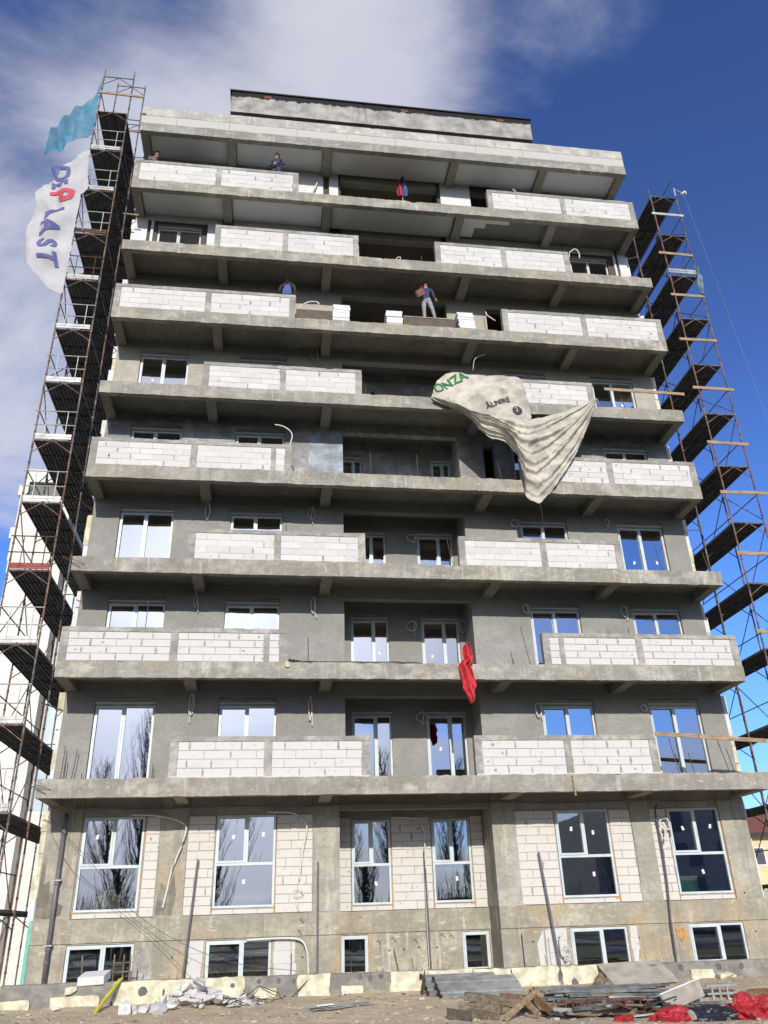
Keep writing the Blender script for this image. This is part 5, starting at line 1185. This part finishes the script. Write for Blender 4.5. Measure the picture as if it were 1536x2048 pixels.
bag('plastic_bag', (12.05, -5.3, -5.12), (.18, .14, .09), 'redbag', 'small scrap of red plastic before the grating', 3.1)
bag('foam_block', (13.02, -5.95, -5.10), (.12, .12, .13), 'ply', 'beige torn paper between red and black plastic', 6.6)
for i, (x, y, r_, mt, lb) in enumerate(((12.1, -1.5, .16, 'aac', 'white torn foam block behind the profile stack'), (12.55, -1.35, .09, 'galv', 'grey offcut behind the profile stack'), (13.2, -1.25, .10, 'aac', 'white chip beside the foot of the scribbled board'), (15.5, -2.6, .13, 'rust', 'rusty iron lump behind the red heap'), (16.1, -2.8, .2, 'wood3', 'brown lump of debris at the right edge'), (15.2, .02, .12, 'yfoam', 'yellow foam chunk at the foot of the low wall right of the board'), (16.9, -.05, .16, 'yfoam', 'long yellow foam chunk fallen at the right of the low wall'))):
    chunk('debris_lump', (x, y, gz(x, y) + r_ * .4), (r_ * 1.5, r_, r_ * .7), mt, lb, 'debris', 20 + i * 1.9)
# scattered chips
b = MB()
for i in range(2600):
    x, y = rnd.uniform(-.5, 18.5), rnd.uniform(-7.5, .15); s_ = rnd.uniform(.006, .024) * (2.2 if rnd.random() < .06 else 1); z = gz(x, y) + s_ * .25
    a = rnd.random() * 3; ca, sa = math.cos(a) * s_, math.sin(a) * s_
    b.obox((x, y, z), (ca * 1.5, sa * 1.5, rnd.uniform(-.3, .3) * s_), (-sa, ca, 0), (0, 0, s_ * .4), rnd.choice((0, 0, 1, 2, 3, 3)))
tag(b.build('debris_chips', ['debris', 'wood2', 'mortar', 'dirt']), 'pale and brown chips scattered over the bare earth', 'debris', None, 'stuff')

# things seen inside through the ground storey glass
t = thing('board_stack', 'stack of green boards inside the rightmost ground floor window', 'boards', (17.3, 2.3, -2.95))
for i in range(8): MB().box(17.0 + rnd.uniform(-.02, .02), 17.7 + rnd.uniform(-.03, .03), 2.1, 2.7, -2.94 + i * .06, -2.885 + i * .06).build('board', 'green' if i < 6 else 'cream', t)
tag(MB().box(1.35, 1.95, 2.1, 2.6, -2.95, -2.55).box(1.5, 1.8, 2.15, 2.5, -2.549, -2.42).build('cardboard_box', 'cream'), 'pale green box inside the leftmost ground floor window', 'box')

# ------------------------------------------------------------------ neighbours
nb = thing('white_building', 'white rendered building beyond the left scaffold, jagged foam edge', 'building', (-4, 14, -4.9))
flat_wall(holed(-5.0, -3.0, -4.9, 14.35, 10, 10.3, [(-4.8, -3.3, 12.95, 13.75)]), 'front_wall', 'white', nb)
MB().box(-4.99, -3.0, 10.31, 18, -4.9, 14.3).build('body', 'white', nb)
f = MB(); f.box(-4.8, -3.3, 10.16, 10.22, 12.96, 13.74); f.build('window', 'greywin', nb)
zz_ = -4.9
while zz_ < 14:
    h = rnd.choice((.5, .5, 1.0)); t_ = rnd.uniform(.02, .24); MB().box(-5.0 - t_, -5.001, 10.02, 10.5, zz_ + .004, min(zz_ + h, 14.3) - .004).build('foam_board', 'white', nb); zz_ += h
MB().box(-2.999, -.6, 10.8, 18, -4.9, 9.6).build('glazed_wing', 'paleblue', nb)
for z in frange(-4.5, 9.0, 1.5): MB().box(-2.999, -.6, 10.74, 10.799, z, z + .1).build('transom', 'white', nb)
for x in (-2.98, -2.2, -1.4): MB().box(x, x + .08, 10.75, 10.798, -4.9, 9.5).build('mullion', 'rail', nb)
MB().box(-2.999, -1.5, 10.72, 10.735, -4.9, .6).build('panel', 'white', nb)
hs_ = thing('yellow_house', 'yellow house with red tiled roof far behind the right scaffold', 'house', (47, 44, -4.9))
MB().box(39.5, 54, 40, 48, -4.9, 2.0).build('wall', 'housewall', hs_)
b = MB(); b.add([(38.8, 39.2, 1.95), (54.7, 39.2, 1.95), (54.7, 48.8, 1.95), (38.8, 48.8, 1.95), (41.5, 44, 4.2), (52, 44, 4.2)], [(0, 1, 5, 4), (1, 2, 5), (2, 3, 4, 5), (3, 0, 4), (3, 2, 1, 0)]); r_ = b.build('roof', 'rooftile', hs_)
MB().box(38.9, 54.6, 39.15, 39.25, 1.78, 1.95).build('gutter', 'darksteel', r_)
for x in (41.6, 44.2, 47.0, 50.0):
    wq = MB().box(x, x + 1.2, 39.96, 39.999, -.3, 1.0).build('window', 'white', hs_); MB().box(x + .1, x + 1.1, 39.93, 39.955, -.2, .9).build('pane', 'greywin', wq)
MB().box(40, 54, 39.9, 39.95, -4.9, -1.9).build('garden_wall', 'mortar', hs_)

# low houses and raised brush screen on the far side of the street, behind the viewer
for i, (x0, x1, h, mt_, lb) in enumerate(((-40, -14, 2.8, 'mortar', 'long grey house across the street, mirrored low in the left panes'), (2, 9, 3.0, 'housewall', 'pale house across the street, mirrored low in the middle panes'), (20, 42, 2.8, 'mortar', 'broad grey house across the street, mirrored low in the right panes'))):
    t = thing('street_house', lb, 'house', ((x0 + x1) / 2, -92, -5.1), 'houses across the street')
    MB().box(x0, x1, -98, -88, -5.2, -5.1 + h).build('wall', mt_, t)
    b = MB(); b.add([(x0 - .5, -98.5, h - 5.1), (x1 + .5, -98.5, h - 5.1), (x1 + .5, -87.5, h - 5.1), (x0 - .5, -87.5, h - 5.1), (x0 + 3, -93, h - 3.4), (x1 - 3, -93, h - 3.4)], [(0, 1, 5, 4), (1, 2, 5), (2, 3, 4, 5), (3, 0, 4), (3, 2, 1, 0)]); b.build('roof', 'rooftile', t)
t = thing('street_block', 'tall block of flats across the street, mirrored in the right ground floor panes', 'building', (62, -78, -5.1), 'houses across the street')
MB().box(43, 82, -86, -70, -5.2, 8.6).build('wall', 'mortar', t)
for zq in frange(-3.4, 6.5, 2.8):
    for xq in frange(44.5, 79, 4.2): MB().box(xq, xq + 1.6, -69.98, -69.9, zq, zq + 1.5).build('window', 'greywin', t)
b = MB(); r_ = random.Random(5)
for i in range(4200):
    x = r_.uniform(-70, 80); y = r_.uniform(-84, -74); h = (5.5 + 3.5 * wave(x, 0, .12, 3)) * r_.uniform(.5, 1.1); dx, dy = r_.uniform(-.6, .6), r_.uniform(-.6, .6)
    b.tube([(x, y, -5.2), (x + dx * .3, y + dy * .3, -5.1 + h * .5), (x + dx, y + dy, -5.1 + h)], .07, 3, 0, .015)  # belt made taller and denser to block low southern sky light
tag(b.build('street_brush_screen', 'bark'), 'bare brush across the street, raised to block low sky light', 'brush', None, 'stuff')
# bare poplars across the street (seen mirrored in the panes)
def poplar(h, seed, spread=.16):
    r = random.Random(seed); b = MB(); z0 = 0
    b.tube([(0, 0, 0), (.05, 0, h * .3), (.0, .05, h * .65), (0, 0, h)], .30, 7, 0, .03)
    for i in range(150):
        t = r.uniform(.08, .97); z = h * t; a = r.random() * 6.283; L = h * (.34 if t < .6 else .34 * (1.05 - t) / .45) * r.uniform(.5, 1)
        d = Vector((math.cos(a), math.sin(a), 0)); p = Vector((0, 0, z)); pts = [p]
        for q in range(1, 5):
            f_ = q / 4; pts.append(p + d * L * spread * 2.0 * (f_ ** .7) + Vector((r.uniform(-.1, .1), r.uniform(-.1, .1), L * f_)))
        b.tube(pts, .032 + .035 * (1 - t), 4, 0, .008)
        for q in range(5):
            s = pts[r.randint(1, 4)]; a2 = r.random() * 6.283; l2 = L * r.uniform(.2, .4)
            b.tube([s, s + Vector((math.cos(a2) * l2 * .22, math.sin(a2) * l2 * .22, l2 * .55)), s + Vector((math.cos(a2) * l2 * .34, math.sin(a2) * l2 * .34, l2))], .012, 3, 0, .005)
    return b.mesh('poplar_tree', 'bark')
PM = [poplar(22, 1), poplar(19, 2, .22), poplar(20.5, 3, .18)]
for i, (x, y, k_, s_) in enumerate(((-5, -62, 0, 1.0), (-9.5, -66, 1, .95), (1.5, -64, 1, 1.0), (15.5, -63, 2, .9), (27, -64, 0, .82), (31.5, -66, 2, .85), (-22, -66, 0, 1.0), (9, -70, 2, .75), (44, -66, 1, .9), (21, -68, 1, .8))):
    tag(put('poplar_tree', PM[k_], None, (x, y, -5.1), (0, 0, i * 1.3), (s_, s_, s_)), 'bare poplar across the street, seen mirrored in the window panes', 'tree', 'bare poplars across the street')
